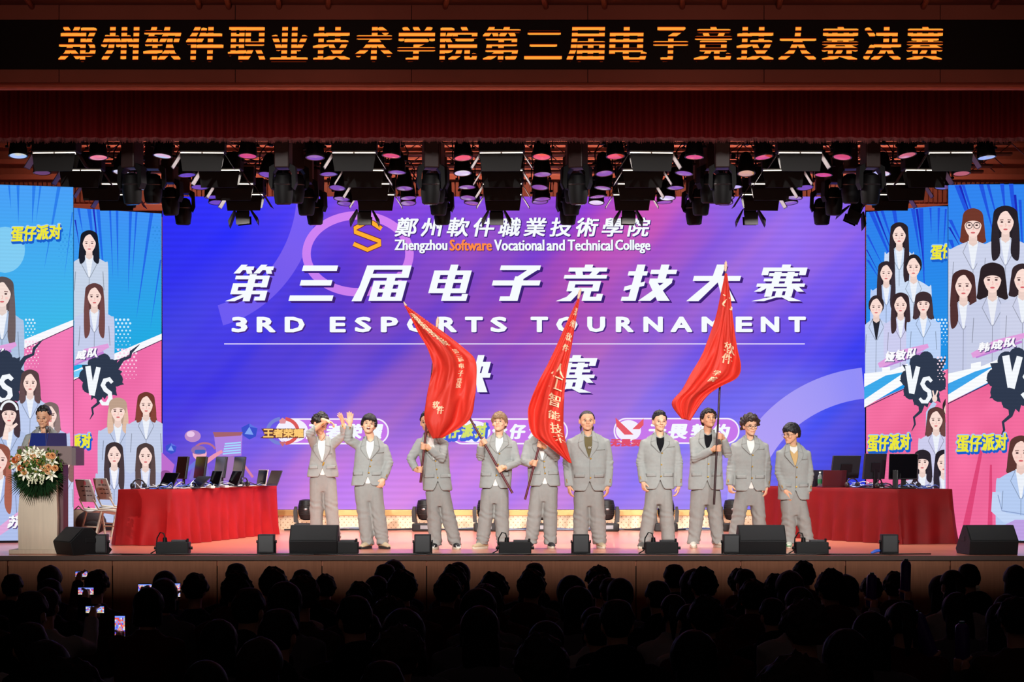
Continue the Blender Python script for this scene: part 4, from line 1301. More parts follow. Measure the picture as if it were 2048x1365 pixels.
    def jw(p):
        r_ = .0045 * noise.noise(sd + Vector((p.x * 7, p.y * 7, p.z * 9))) + .003 * noise.noise(sd + Vector((p.x * 16, p.y * 16, p.z * 22)))
        for e in el_:
            dd = (p - e).length
            if dd < .16: r_ += .006 * (1 - dd / .16) * math.sin(p.z * 130 + 6 * noise.noise(sd + p * 9))
        r_ += .004 * max(0, 1 - abs(p.z - lerp(hz, zs, .42)) / .12) * noise.noise(sd + Vector((p.x * 5, p.y * 5, p.z * 40)))
        return r_
    wrinkle(jm, jw)
    cut = hz + .15
    def hemline(x):
        a_ = abs(x - hcx - .006)
        return hz - .02 if a_ > .10 else hz + .15 * max(0.0, 1 - a_ / .10) ** 2.2 - .012
    for v in jm.vertices:
        if v.co.y < .0:
            h_ = hemline(v.co.x)
            if v.co.z < h_: v.co.z = h_
            a_ = abs(v.co.x - neck.x)
            if a_ < .075:
                n_ = zs + .012 + .085 * (a_ / .075) ** 1.6
                if v.co.z > n_: v.co.z = n_
    jo = link('jacket', jm, root, 180); jm.materials.append(suit_m)
    # ---- flat pieces lying on the torso
    def front(x, z, e):
        h = bv.ray_cast(Vector((x, -2, z)), Vector((0, 1, 0)))
        if h[0] is None:
            h2 = bv.find_nearest(Vector((x, -.3, z)))
            return Vector((x, h2[0].y - e, z))
        return h[0] + Vector((0, -e, 0))
    def ruled(name_, A, B, e, m_, parent=jo, nu=6, nv=10, thick=.004):
        g = MB()
        pa = lambda v: polyat(A, v); pb = lambda v: polyat(B, v)
        def fn(u, v):
            a, c = pa(v), pb(v)
            dip = .030 * math.sin(PI * u) * max(0.0, 1 - 4 * v) if name_ in ('shirt', 'collar_shirt') else 0.0
            return front(lerp(a[0], c[0], u), lerp(a[1], c[1], u) - dip, e + (lerp(a[2], c[2], u) if len(a) > 2 else 0))
        g.grid(fn, nu, nv)
        o = g.build(name_, m_, parent, smooth=180)
        so = o.modifiers.new('thick', 'SOLIDIFY'); so.thickness = thick; so.offset = 0
        return o
    zb = zs - .27 if vz is None else lz(vz)
    nx = neck.x
    vx = lerp(scx, hcx, .35)
    zt = zs + .082
    dz = zs - zb
    # shirt in the opening
    if not round_v:
        ruled('shirt', [(nx - .064, zs + .035), (lerp(nx, vx, .5) - .056, zs - dz * .3), (vx - .004, zb - .004)], [(nx + .064, zs + .035), (lerp(nx, vx, .5) + .056, zs - dz * .3), (vx + .004, zb - .004)], .006, shirt, root, 8, 10)
    if round_v:
        ruled('shirt', [(nx - .062, zt - .012), (lerp(nx, vx, .5) - .052, zs - dz * .3), (vx - .004, zb - .004)], [(nx + .062, zt - .012), (lerp(nx, vx, .5) + .052, zs - dz * .3), (vx + .004, zb - .004)], .006, mat('tan_vest', (206, 168, 112), 0.85), root, 8, 10)
        ruled('collar_shirt', [(nx - .062, zs + .05), (nx - .05, zs - .01), (nx - .004, zs - .06)], [(nx + .062, zs + .05), (nx + .05, zs - .01), (nx + .004, zs - .06)], .011, white_m, root, 8, 8)
    for q in (-1, 1):
        ruled('lapel', [(nx + q * .048, zt), (nx + q * .050, zs - dz * .25), (lerp(nx, vx, .6) + q * .036, zs - dz * .6), (vx + q * .002, zb - .012)],
              [(nx + q * .082, zt - .008), (nx + q * .122 * wb ** .3, zs - dz * .33), (lerp(nx, vx, .6) + q * .092 * wb ** .3, zs - dz * .62), (vx + q * .012, zb - .014)], .016, suit_m, jo, 5, 12, .010)
        ruled('collar', [(nx + q * .050, zt + .004), (nx + q * .052, zs - dz * .18)], [(nx + q * .086, zt - .004), (nx + q * .124 * wb ** .3, zs - dz * .27)], .020, suit_m, jo, 4, 5, .010)
        # pocket flap
        px_, pz_ = hcx + q * hw * .55, lerp(hz, zs, .29)
        ruled('pocket_flap', [(px_ - .065, pz_ + .018), (px_ - .065, pz_ - .026)], [(px_ + .065, pz_ + .022), (px_ + .065, pz_ - .022)], .011, suit_m, jo, 6, 3, .010)
        ruled('pocket_seam', [(px_ - .067, pz_ - .027), (px_ - .067, pz_ - .031)], [(px_ + .067, pz_ - .023), (px_ + .067, pz_ - .027)], .007, suit_dk, jo, 6, 1, .003)
    ruled('breast_pocket', [(scx + sw * .30, zs - dz * .62), (scx + sw * .30, zs - dz * .62 - .012)], [(scx + sw * .74, zs - dz * .58), (scx + sw * .74, zs - dz * .58 - .012)], .006, suit_dk, jo, 5, 1, .003)
    # front edge and the curved cutaway of the hem
    bx = vx + .012
    ruled('front_edge', [(bx - .002, zb - .012), (lerp(bx, hcx, .5) - .003, lerp(zb, cut, .5)), (hcx + .004, cut)], [(bx + .003, zb - .012), (lerp(bx, hcx, .5) + .003, lerp(zb, cut, .5)), (hcx + .010, cut)], .006, suit_dk, jo, 1, 12, .003)
    if shirt_peek is not None:
        yf = .012 - .128 * wb ** .6 - .006
        g = MB(); g.prism([(hcx - .002, cut - .02), (hcx + .014, cut - .02), (hcx + .040, hz + .045), (hcx + .03, hz + .03), (hcx - .018, hz + .03), (hcx - .028, hz + .045)], yf, yf + .03); g.build('shirt_hem', shirt_peek, root)
    g = MB()
    zb0 = zb - .02
    for k in range(buttons):
        z = lerp(zb0, cut + .02, k / max(1, buttons - 1))
        g = MB(); g.ball(front(lerp(bx, hcx, k / 2.5) + .012, z, .008), (.011, .006, .011), 10, 6)
        g.build('button', gold_m, jo, smooth=180)
    for (el, wr, hand), q in ((armL, -1), (armR, 1)):
        E, Wp = J(el), J(wr)
        d = (Wp - E).normalized()
        g = MB()
        for k in range(3):
            side = d.cross(Vector((0, 1, 0))).normalized() * (.010 * q)
            g.ball(E + (Wp - E) * (.72 + .06 * k) + Vector((0, -.056 * wb ** .5, 0)) + side, .007, 8, 5)
        g.build('cuff_buttons', gold_m, jo, smooth=180)
        if hand[0] != 'grip':
            pass
    # ---- trousers
    g = MB()
    W0 = hw * .80
    g.rings([ellring((hcx, .012, hz + .16), W0 * .92, .112 * wb ** .6, 26), ellring((hcx, .012, hz + .05), W0 * .97, .125 * wb ** .6, 26), ellring((hcx, .012, hz - .04), W0, .130 * wb ** .6, 26), ellring((hcx, .012, hz - .12), W0 * .97, .122 * wb ** .6, 26), ellring((hcx, .012, hz - .20), W0 * .80, .105 * wb ** .6, 26)])
    for q in (-1, 1):
        Fp = FT[q][0]
        H = Vector((hcx + q * W0 * .50, .012, hz - .02)); A = Fp + Vector((0, .02, .055))
        rs = []
        for t, w, d in ((0, .56 * W0, .118), (.14, .56 * W0, .118), (.3, .545 * W0, .110), (.5, .095 * wb ** .6, .096), (.7, .090 * wb ** .5, .088), (.88, .086 * wb ** .4, .092), (1.0, .082 * wb ** .4, .096)):
            c = H.lerp(A, t) + Vector((-q * .006 * math.sin(PI * t), -.018 * math.sin(PI * t), 0))
            rs.append(ellring(c, w, d * wb ** .4, 22))
        g.rings(rs)
    tmesh = voxel(g, .011, 3, .5)
    def tw(p):
        r_ = .005 * noise.noise(sd + Vector((p.x * 6, p.y * 6, p.z * 7))) + .003 * noise.noise(sd + Vector((p.x * 18, p.y * 18, p.z * 8)))
        if p.z < .34:
            k = 1 - p.z / .34
            r_ += .009 * k * math.sin(p.z * 74 + p.x * 26 + 7 * noise.noise(sd + p * 7) + (2 if p.x > 0 else 0))
        kz = hz * .55
        if abs(p.z - kz) < .14:
            r_ += .006 * (1 - abs(p.z - kz) / .14) * math.sin(p.z * 60 + p.x * 30 + 6 * noise.noise(sd + p * 5))
        for q in (-1, 1):
            xx = p.x - (hcx + q * W0 * .5)
            if p.y < 0 and abs(xx) < .025 and p.z > .3: r_ += .005 * (1 - abs(xx) / .025)
        return r_
    wrinkle(tmesh, tw)
    link('trousers', tmesh, root, 180).data.materials.append(trouser_m)
    # ---- shoes
    up, so_, st = shoes
    for q in (-1, 1):
        shoe(root, FT[q][0], FT[q][1], up or mat('white_trainer', (226, 220, 206), 0.6), so_ or mat('cream_sole', (214, 204, 184), 0.6), st)
    # ---- hair, face
    g = MB(); hair_geo(g, MH, hair, head_wide, seed)
    ho = link('hair', voxel(g, .006, 1, .4), root, 180)
    ho.data.materials.append(mat('hair_%d_%d_%d' % hair_c, hair_c, 0.42, spec=0.4, var=0.25, vscale=60, bump=0.6, bscale=120, stretch=(1, 1, .25)))
    def HP(x, y, z): return MH @ Vector((x, y, z))
    q3 = MH.to_3x3()
    for q in (-1, 1):
        g = MB(); g.ball(HP(q * .031, -.0825, .103), (.0130, .0080, .0048), 12, 8, 0, q3)
        e_ = g.build('eye', eyewhite, root, smooth=180)
        g = MB(); g.ball(HP(q * .031, -.0875, .103), (.0070, .0038, .0046), 10, 7, 0, q3)
        g.build('pupil', ink_m, e_, smooth=180)
        g = MB(); g.tube([HP(q * .016, -.0885, .107), HP(q * .031, -.0905, .110), HP(q * .046, -.083, .106)], [.0012, .0022, .0012], 6)
        g.build('eyelid', ink_m, e_, smooth=180)
        g = MB(); g.tube([HP(q * .014, -.0955, .121), HP(q * .030, -.0945, .127), HP(q * .050, -.0815, .122)], [.0024, .0036, .0016], 7)
        g.build('eyebrow', mat('hair_%d_%d_%d' % hair_c, hair_c), root, smooth=180)
    g = MB()
    if mouth == 'open':
        g.ball(HP(0, -.0925, .047), (.021, .006, .013), 14, 8, 0, q3)
        mo = g.build('mouth', mat('open_mouth', (96, 34, 34), 0.5), root, smooth=180)
        g = MB(); g.ball(HP(0, -.0965, .0535), (.016, .004, .004), 10, 6, 0, q3); g.build('teeth', white_m, mo, smooth=180)
    else:
        up_ = .004 if mouth == 'smile' else -.001
        g.tube([HP(-.023, -.0865, .0475 + up_), HP(-.010, -.0955, .047), HP(0, -.0965, .0475), HP(.010, -.0955, .047), HP(.023, -.0865, .0475 + up_)], [.001, .0036, .0030, .0036, .001], 8)
        g.build('mouth', lip_skin, root, smooth=180)
    if glasses:
        g = MB()
        for q in (-1, 1):
            c = (q * .034, -.100, .100)
            g.tube([HP(c[0] + .024 * math.cos(a), c[1] + .004 * abs(math.cos(a)), c[2] + .019 * math.sin(a)) for a in [2 * PI * k / 18 for k in range(19)]], .0014, 6)
            g.tube([HP(q * .058, -.097, .104), HP(q * .079, -.02, .104), HP(q * .080, .01, .100)], .0014, 6)
        g.tube([HP(-.010, -.100, .103), HP(0, -.103, .105), HP(.010, -.100, .103)], .0014, 6)
        g.build('spectacles', mat('spectacle_frame', (60, 52, 50), 0.3, 0.6), root, smooth=180)
    return root

sneak_w = mat('white_trainer', (226, 220, 206), 0.6)
sneak_t = mat('tan_trainer', (206, 186, 152), 0.65)
sneak_k = mat('black_trainer', (30, 30, 32), 0.6)
sole_w = mat('cream_sole', (214, 204, 184), 0.6)
sole_k = mat('dark_sole', (40, 38, 36), 0.7)
dn = (0, -.12, -1)
PEOPLE = {}
# clapping man, arms thrown up across his face
PEOPLE[1] = person('young man in grey suit with both arms thrown up across his face', 644, 27.8, sh=((621, 885), (672, 884)), hem=(614, 677), hem_z=955, wf=.95,
    armL=((622, 868, .20), (656, 843, .30), ('hand', (.85, -.15, -.25), (-.1, -.2, -1), .42, -1)),
    armR=((690, 870, .10), (689, 849, .20), ('hand', (-.30, -.05, 1), (-.7, -.65, 0), .16, 1, .16)),
    head=(641, 846, 48, 26, 8), feet=((632, -8), (670, 12)), hair='messy', hair_c=(30, 24, 22), shirt=white_m, skin=1, seed=3, shoes=(sneak_w, sole_k, sneak_k), shirt_peek=white_m)
PEOPLE[2] = person('laughing young man in grey suit raising one open hand', 742, 26.0, sh=((709, 884), (777, 888)), hem=(702, 770), hem_z=972,
    armL=((697, 880, .10), (702, 850, .16), ('hand', (.02, -.08, 1), (.15, -1, 0), .10, -1, .10)),
    armR=((783, 927, .02), (770, 958, .10), ('hand', (-.35, -.12, -1), (-.4, .7, 0), .5, -1)),
    head=(738, 848, 6, -10, 8), feet=((735, -22), (766, 30)), hair='bowl', hair_c=(26, 22, 24), skin=0, mouth='open', seed=5, shoes=(sneak_t, sole_k, None), vz=918, shirt_peek=white_m)
P3b, P3t = P(841, 966, 25.6), P(874, 652, 25.6)
ax3 = P3t - P3b
PEOPLE[3] = person('young man in grey suit whose face is hidden behind the red flag he waves', 868, 25.85, sh=((832, 876), (897, 880)), hem=(846, 905), hem_z=982,
    armL=((822, 919, .08), (842, 940, .25), ('grip', ax3)), armR=((884, 918, .16), (848, 894, .25), ('grip', ax3)),
    head=(855, 843, -8, 0, -4), feet=((871, -12), (911, 14)), hair='short', hair_c=(22, 20, 22), skin=1, seed=7, shoes=(sneak_k, sole_w, white_m))
P4b, P4t = P(1025, 987, 25.62), P(812, 612, 25.62)
ax4 = P4t - P4b
PEOPLE[4] = person('young man with light brown hair in grey suit tilting a flag pole across his body', 995, 25.9, sh=((964, 878), (1033, 880)), hem=(958, 1022), hem_z=977,
    armL=((960, 914, .10), (969, 884, .28), ('grip', ax4)), armR=((1034, 926, .06), (1000, 939, .28), ('grip', ax4)),
    head=(999, 844, -12, -12, 0), feet=((964, -38), (1006, 10)), hair='fringe', hair_c=(140, 108, 78), skin=0, mouth='smile', seed=9, shoes=(sneak_t, sole_w, None), vz=905, shirt_peek=white_m)
P5b, P5t = P(1050, 1000, 25.84), P(1157, 595, 25.84)
ax5 = P5t - P5b
PEOPLE[5] = person('young man in grey suit, head behind the steeply hanging red flag', 1084, 26.12, sh=((1049, 878), (1115, 881)), hem=(1056, 1121), hem_z=973,
    armL=((1048, 926, .06), (1069, 927, .28), ('grip', ax5)), armR=((1112, 915, .12), (1079, 890, .28), ('grip', ax5)),
    head=(1086, 848, 0, 0, 0), feet=((1061, -8), (1101, 8)), hair='short', hair_c=(24, 22, 24), skin=1, seed=11, shoes=(sneak_k, sole_w, None), shirt_peek=white_m)
PEOPLE[6] = person('heavyset young man with tied back hair in grey suit over olive T-shirt', 1177, 26.1, sh=((1133, 876), (1220, 876)), hem=(1142, 1213), hem_z=982, wf=1.28, belly=.03,
    armL=((1130, 926, .0), (1136, 972, .06), ('hand', (.08, -.1, -1), (.9, .4, 0), .35, 1)), armR=((1222, 926, .0), (1217, 972, .05), ('hand', (-.06, -.1, -1), (-.9, .4, 0), .35, -1)),
    head=(1174, 840, 4, 0, 0), feet=((1160, -12), (1200, 14)), hair='tied', hair_c=(34, 28, 26), shirt=mat('olive_tee', (104, 92, 58), 0.85), skin=1, seed=13, shoes=(sneak_t, sole_w, None), vz=915, head_wide=1.14, buttons=2)
PEOPLE[7] = person('young man with neat black hair, grey suit over black top, arms down', 1319, 26.1, sh=((1281, 877), (1358, 879)), hem=(1287, 1349), hem_z=979, wf=1.05,
    armL=((1276, 926, .0), (1283, 964, .08), ('hand', (.12, -.15, -1), (.8, .5, 0), .5, 1)), armR=((1362, 926, .0), (1359, 972, .02), ('hand', (-.1, .05, -1), (-.9, .3, 0), .4, -1)),
    head=(1319, 841, 10, 2, 0), feet=((1289, -26), (1338, 6)), hair='neat', hair_c=(18, 17, 19), shirt=black_cloth, skin=0, mouth='smile', seed=15, shoes=(mat('grey_trainer', (96, 94, 90), 0.7), sole_w, None), vz=904)
P8b, P8t = P(1428, 1010, 26.0), P(1451, 540, 26.0)
ax8 = P8t - P8b
PEOPLE[8] = person('young man in grey suit gripping an upright flag pole with both hands', 1412, 26.3, sh=((1379, 872), (1448, 873)), hem=(1376, 1447), hem_z=980,
    armL=((1388, 918, .12), (1433, 898, .30), ('grip', ax8)), armR=((1455, 910, .10), (1435, 874, .30), ('grip', ax8)),
    head=(1417, 837, 14, -14, 0), feet=((1387, -6), (1437, 26)), hair='swept', hair_c=(34, 26, 24), shirt=black_cloth, skin=2, seed=17, shoes=(sneak_w, sole_w, None), vz=900)
PEOPLE[9] = person('young man with curly dark hair and glasses in grey suit', 1499, 26.6, sh=((1462, 884), (1537, 884)), hem=(1466, 1533), hem_z=982,
    armL=((1457, 936, .0), (1456, 970, .06), ('hand', (.12, -.15, -1), (.8, .5, 0), .7, 1)), armR=((1540, 936, .0), (1534, 974, .04), ('hand', (-.1, -.1, -1), (-.8, .4, 0), .45, -1)),
    head=(1500, 850, 14, 4, 0), feet=((1466, -12), (1523, 10)), hair='curly', hair_c=(52, 40, 36), skin=0, glasses=True, seed=19, shoes=(sneak_w, sole_w, None), vz=908, shirt_peek=white_m)
PEOPLE[10] = person('shorter young man in glasses and oversized grey suit, head turned aside', 1587, 26.2, sh=((1553, 898), (1622, 899)), hem=(1556, 1619), hem_z=1000, wf=.96,
    armL=((1553, 948, .0), (1566, 980, .10), ('hand', (.25, -.15, -1), (.7, .7, 0), .25, 1)), armR=((1624, 948, .0), (1617, 982, .04), ('hand', (-.12, -.1, -1), (-.8, .4, 0), .55, -1)),
    head=(1582, 866, -52, 6, 0), feet=((1578, -8), (1617, 22)), hair='fringe', hair_c=(26, 24, 26), skin=1, glasses=True, seed=21, shoes=(mat('green_white_trainer', (216, 222, 206), 0.6), sole_w, mat('green_stripe', (70, 130, 84), 0.6)), vz=932, round_v=True)
# letters on the olive T-shirt
g = MB()
vs, fs = text_geo('OC')
o6 = PEOPLE[6]
jx = X(1177, 26.1)
for dx in (-.0015, .0015):
    g.add([(-.012 + dx + .045 * u, -.215, Z(898, 26.1) + .026 * v) for u, v in vs], fs)
g.build('shirt_letters', white_m, o6, fix=False)

# ---------------------------------------------------------------- flags
flag_m = mat('flag_red', (214, 54, 40), 0.6, spec=0.3, sheen=0.25, var=0.04, vscale=3, bump=0.15, bscale=30)
pole_m = mat('flag_pole', (92, 30, 34), 0.35, spec=0.5)
pole_k = mat('flag_pole_dark', (48, 22, 24), 0.35, spec=0.5)
ink_w = mat('flag_writing', (246, 214, 176), 0.7)
def flag(label, bot, top, pm, L_, R_, D, folds, writing, amp=.07, hang=0.0):
    root = thing('flag', label, 'flag', bot, 0, 'red flags waved on the stage')
    g = MB(); g.tube([Vector((0, 0, 0)), top - bot], [.0155, .012], 10); g.build('pole', pm, root, smooth=60)
    g = MB()
    d = (top - bot).normalized()
    g.tube([top - bot - d * .02, top - bot + d * .05, top - bot + d * .09, top - bot + d * .12], [.014, .02, .016, .003], 10); g.build('finial', mat('pale_finial', (226, 190, 160), 0.4), root, smooth=60)
    def surf(s, t, e=0.0):
        a, b = polyat(L_, t), polyat(R_, t)
        px, py = lerp(a[0], b[0], s), lerp(a[1], b[1], s)
        w = abs(b[0] - a[0]) * D / F
        y = 0.0
        for k, (f, ph, sl, am) in enumerate(folds):
            y += am * math.sin(2 * PI * (s * f + t * sl) + ph)
        y *= min(1.0, w / .5) * amp / .07
        q_ = Vector((s * 3.2 + t * 1.2, t * 2.0 - s * .6, D + folds[0][1]))
        y += .11 * (abs(noise.noise(q_)) ** .8 - .25) * min(1.0, w / .4) + .05 * (abs(noise.noise(q_ * 2.3)) - .2) * min(1.0, w / .4)
        y += .012 * noise.noise(Vector((s * 9, t * 7, D)))
        p = P(px, py, D)
        return p + Vector((0, y - e - .06 + hang * t, 0)) - bot
    g = MB()
    g.grid(lambda u, v: surf(u, v), 44, 64)
    c = g.build('cloth', flag_m, root, smooth=180)
    so = c.modifiers.new('thick', 'SOLIDIFY'); so.thickness = .005; so.offset = 0
    g = MB()
    for body, pts, h in writing:
        n = len(body)
        for i, ch in enumerate(body):
            s, t = polyat(pts, (i + .5) / n) if n > 1 else pts[0]
            s2, t2 = polyat(pts, min(1, (i + .9) / n)) if n > 1 else pts[0]
            vs, fs = text_geo(ch)
            for dx in (-.004, .004):
                q = []
                for u, v in vs:
                    a = surf(s, t)
                    ww = max(.15, abs(polyat(R_, t)[0] - polyat(L_, t)[0]) * D / F)
                    hh_ = 3.0 * abs(polyat(L_, 1)[1] - polyat(L_, 0)[1]) / 300
                    q.append(surf(s + ((u - .5) * h + dx) / ww, t - (v - .5) * h / max(1.0, abs(P(0, polyat(L_, 1)[1], D).z - P(0, polyat(L_, 0)[1], D).z)), .012))
                g.add(q, fs)
    g.build('lettering', ink_w, root, fix=False)
    return root
flag('red flag waved high across two men, widest of the three, covering one face', P3b, P3t, pole_m,
     [(809, 612), (822, 636), (838, 668), (856, 700), (866, 734), (858, 770), (852, 806), (850, 842), (866, 878)],
     [(815, 614), (852, 640), (892, 668), (930, 698), (951, 722), (953, 762), (950, 796), (938, 842), (886, 876)],
     25.46, [(1.1, .4, .5, .06), (2.3, 1.1, -.7, .035), (.6, 2.0, 1.3, .05)],
     [('郑州软件职业技术学院', [(.30, .10), (.62, .33)], .075), ('第三届电子竞技', [(.70, .38), (.62, .66)], .06), ('软件', [(.18, .76), (.36, .82)], .085)], .075)
# the second pole of that waving pair, held by the brown-haired man
r2 = thing('flag_pole', 'thin maroon pole slanting up behind the widest red flag', 'flag pole', P4b)
g = MB(); g.tube([Vector((0, 0, 0)), P4t - P4b], [.0155, .012], 10); g.build('shaft', pole_m, r2, smooth=60)
g = MB(); dd = (P4t - P4b).normalized(); g.tube([P4t - P4b, P4t - P4b + dd * .06], [.016, .004], 8); g.build('tip', mat('pale_finial', (226, 190, 160)), r2, smooth=60)
flag('red flag hanging steeply from a leaning pole, pointed lower corner, with white characters', P5b, P5t, pole_m,
     [(1156, 598), (1136, 640), (1114, 690), (1096, 728), (1078, 762), (1062, 800), (1056, 828), (1064, 868), (1096, 892), (1138, 926)],
     [(1159, 600), (1150, 650), (1142, 700), (1134, 742), (1129, 782), (1127, 820), (1127, 848), (1130, 876), (1136, 902), (1143, 927)],
     25.70, [(.9, .2, .3, .07), (2.1, 2.2, .8, .04), (1.4, 4, -1.2, .03)],
     [('人工智能技术', [(.60, .32), (.82, .82)], .15), ('郑州软件', [(.66, .05), (.6, .24)], .07)], .085)
flag('red flag on the tall upright pole, its corner swept toward the neat-haired man', P8b, P8t, pole_k,
     [(1449, 548), (1441, 590), (1432, 634), (1418, 676), (1402, 714), (1382, 748), (1364, 780), (1343, 808), (1362, 838)],
     [(1453, 548), (1461, 600), (1467, 650), (1474, 694), (1481, 732), (1474, 756), (1440, 774), (1412, 796), (1380, 842)],
     25.86, [(1.0, 1.2, .2, .065), (2.4, .3, .6, .04), (.7, 3.0, -1.0, .05)],
     [('乙', [(.62, .15)], .12), ('软件', [(.72, .38), (.62, .50)], .13), ('学院', [(.5, .58), (.55, .68)], .09)], .08)

# ---------------------------------------------------------------- lectern, presenter, flowers
LD = 24.62
lx0 = X(82, LD)
lec = thing('lectern', 'pale wooden lectern with dark side panel carrying the flower arrangement', 'lectern', (lx0, LD, 0))
birch = mat('pale_oak', (206, 186, 162), 0.5, var=0.06, vscale=5, stretch=(6, 6, .5))
maroon = mat('maroon_panel', (86, 36, 44), 0.5)
m = MB()
m.prism([(-.255, .055), (.215, .055), (.225, .45), (.205, .98), (.215, 1.10), (-.235, 1.10), (-.225, .98), (-.262, .45)], -.10, .02); m.build('front_panel', birch, lec, smooth=30)
m = MB(); m.bbox((-.36, -.16, 0), (.24, .34, .055), .01); m.build('base', birch, lec)
m = MB(); m.box((-.20, .02, .055), (.27, .30, 1.10)); m.build('cabinet', maroon, lec)
m = MB()
m.prism([(-.28, 1.10), (.44, 1.10), (.44, 1.17), (.40, 1.33), (-.26, 1.33), (-.28, 1.24)], -.10, .36); m.build('top_box', mat('lectern_top', (112, 86, 84), 0.5), lec, smooth=30)
m = MB(); m.box((.405, -.115, 1.09), (.455, .37, 1.31)); m.build('side_wing', mat('lectern_wing', (92, 70, 74), 0.5), lec)
PR = person('presenter in grey suit reading at the lectern with a microphone to his mouth', 88, 25.35, name='person', group='presenter at the lectern', sh=((50, 867), (128, 867)), hem=(54, 124), hem_z=985, wf=1.05,
    armL=((46, 918, .06), (74, 892, .34), ('hand', (.3, -.7, .35), (.3, .2, .8), .7, -1)), armR=((128, 915, .12), (94, 872, .20), ('grip', (.05, -.25, 1), .014)),
    head=(88, 832, -4, 12, 0), feet=((74, -5), (104, 5)), hair='short', hair_c=(20, 18, 20), skin=1, seed=23, shoes=(sneak_k, sole_k, None), vz=912)
mc = thing('microphone', 'grey microphone held to the presenter\'s mouth', 'microphone', P(94, 872, 25.15))
g = MB(); g.tube([(0.0, .0, -.09), (0, 0, .02), (.003, -.006, .07)], [.011, .014, .016], 12); g.build('handle', mat('mic_black', (26, 26, 28), 0.4), mc, smooth=60)
g = MB(); g.ball((.005, -.01, .095), (.026, .026, .03), 14, 10); g.build('grille', mat('mic_grille', (120, 120, 124), 0.4, 0.6), mc, smooth=180)
fo = thing('folder', 'open dark blue folder held up at the lectern behind the flowers', 'folder', P(92, 896, 24.78))
for q, c in ((-1, (34, 48, 120)), (1, (52, 44, 92))):
    M_ = Matrix.Rotation(R(24 * q), 4, 'Z') @ Matrix.Rotation(R(-16), 4, 'X')
    g = MB(); g.bbox((min(0, q * .262), -.006, -.005), (max(0, q * .262), .006, .19), .003, 0, M_); cv_ = g.build('cover', mat('folder_%d' % q, c, 0.35, spec=0.5), fo)
    g = MB(); g.box((min(q * .01, q * .25), .007, .005), (max(q * .01, q * .25), .010, .18), 0, M_); g.build('paper', white_m, cv_)

fl = thing('flower_arrangement', 'big cascading arrangement of white lilies, peach roses and palm leaves on the lectern', 'flowers', (X(78, 24.5), 24.50, Z(940, 24.5)))
leaf_m = mat('palm_leaf', (32, 66, 34), 0.5, var=0.25, vscale=5)
leaf2 = mat('light_leaf', (96, 128, 60), 0.5, var=0.2, vscale=6)
lily_m = mat('lily_white', (244, 240, 222), 0.55)
rose_m = mat('rose_peach', (240, 176, 116), 0.55, var=0.08)
rr = random.Random(5)
g = MB()
def leaf(g, a, b, w, up=(0, -1, 0)):
    a, b = Vector(a), Vector(b)
    t = (b - a).normalized(); s = t.cross(Vector(up)).normalized()
    mid = a.lerp(b, .5) + Vector((0, -.02, .015))
    g.add([a, mid - s * w, b, mid + s * w], [(0, 1, 2), (0, 2, 3)])
for fan, (a0, ln) in enumerate(((200, .34), (222, .38), (250, .36), (272, .30), (292, .34), (318, .34), (340, .36), (20, .22), (160, .24))):
    base = Vector((.05 * math.cos(R(a0)), -.02, .08 * math.sin(R(a0))))
    for k in range(13):
        a = R(a0 + (k - 6) * 4.2)
        tip = base + Vector((math.cos(a) * ln * (1 - .012 * (k - 6) ** 2), -.10 - .04 * rr.random(), math.sin(a) * ln * (1 - .012 * (k - 6) ** 2)))
        leaf(g, base, tip, .012)
g.build('palm_leaves', leaf_m, fl, fix=False)
g = MB()
for k in range(260):
    a = rr.uniform(0, 2 * PI); r_ = .31 * math.sqrt(rr.random())
    p = Vector((r_ * math.cos(a) * 1.05, -.06 - .16 * (1 - (r_ / .31) ** 2) - .03 * rr.random(), r_ * math.sin(a) * .72 + .05))
    d = Vector((rr.uniform(-1, 1), rr.uniform(-1, -.2), rr.uniform(-.6, 1))).normalized() * .06
    leaf(g, p, p + d, .018, (rr.uniform(-1, 1), -1, .3))
g.build('filler_leaves', leaf2, fl, fix=False)
g = MB()
g.ball((0, .0, .05), (.26, .13, .17), 20, 12); g.build('foam_core', mat('dark_foliage', (34, 56, 30), 0.8), fl, smooth=180)
LILY = [(-.08, .19), (-.02, .22), (.06, .20), (-.16, .14), (.12, .08), (-.05, .12), (.02, -.02), (-.22, .06), (.21, .11), (-.12, -.05), (.20, -.06), (.09, .16)]
for i, (x, z) in enumerate(LILY):
    g = MB()
    c = Vector((x, -.20 - .03 * rr.random(), z)); ph = rr.random() * 2
    for k in range(6):
        a = ph + 2 * PI * k / 6
        d = Vector((math.cos(a), -.25, math.sin(a)))
        s = Vector((-math.sin(a), 0, math.cos(a)))
        p = [c + Vector((0, .03, 0)), c + d * .035 - s * .016, c + d * .07 + Vector((0, -.012, 0)) - s * .012, c + d * .088 + Vector((0, .012, -.006)), c + d * .07 + Vector((0, -.012, 0)) + s * .012, c + d * .035 + s * .016]
        g.add(p, [tuple(range(6))])
    o = g.build('lily', lily_m, fl, fix=False)
    g = MB()
    for k in range(5):
        a = ph + k * 1.25
        g.tube([c, c + Vector((.016 * math.cos(a), -.05, .016 * math.sin(a)))], .0025, 5)
    g.build('stamen', mat('stamen_yellow', (214, 170, 60), 0.5), o)
ROSE = [(-.17, .02), (.01, .10), (.17, .17), (.17, .03), (-.13, -.02), (-.24, .12), (.10, .02), (-.02, .16), (-.20, .15), (.22, .17), (.05, .09), (-.10, .08), (.15, -.02), (.25, .02)]
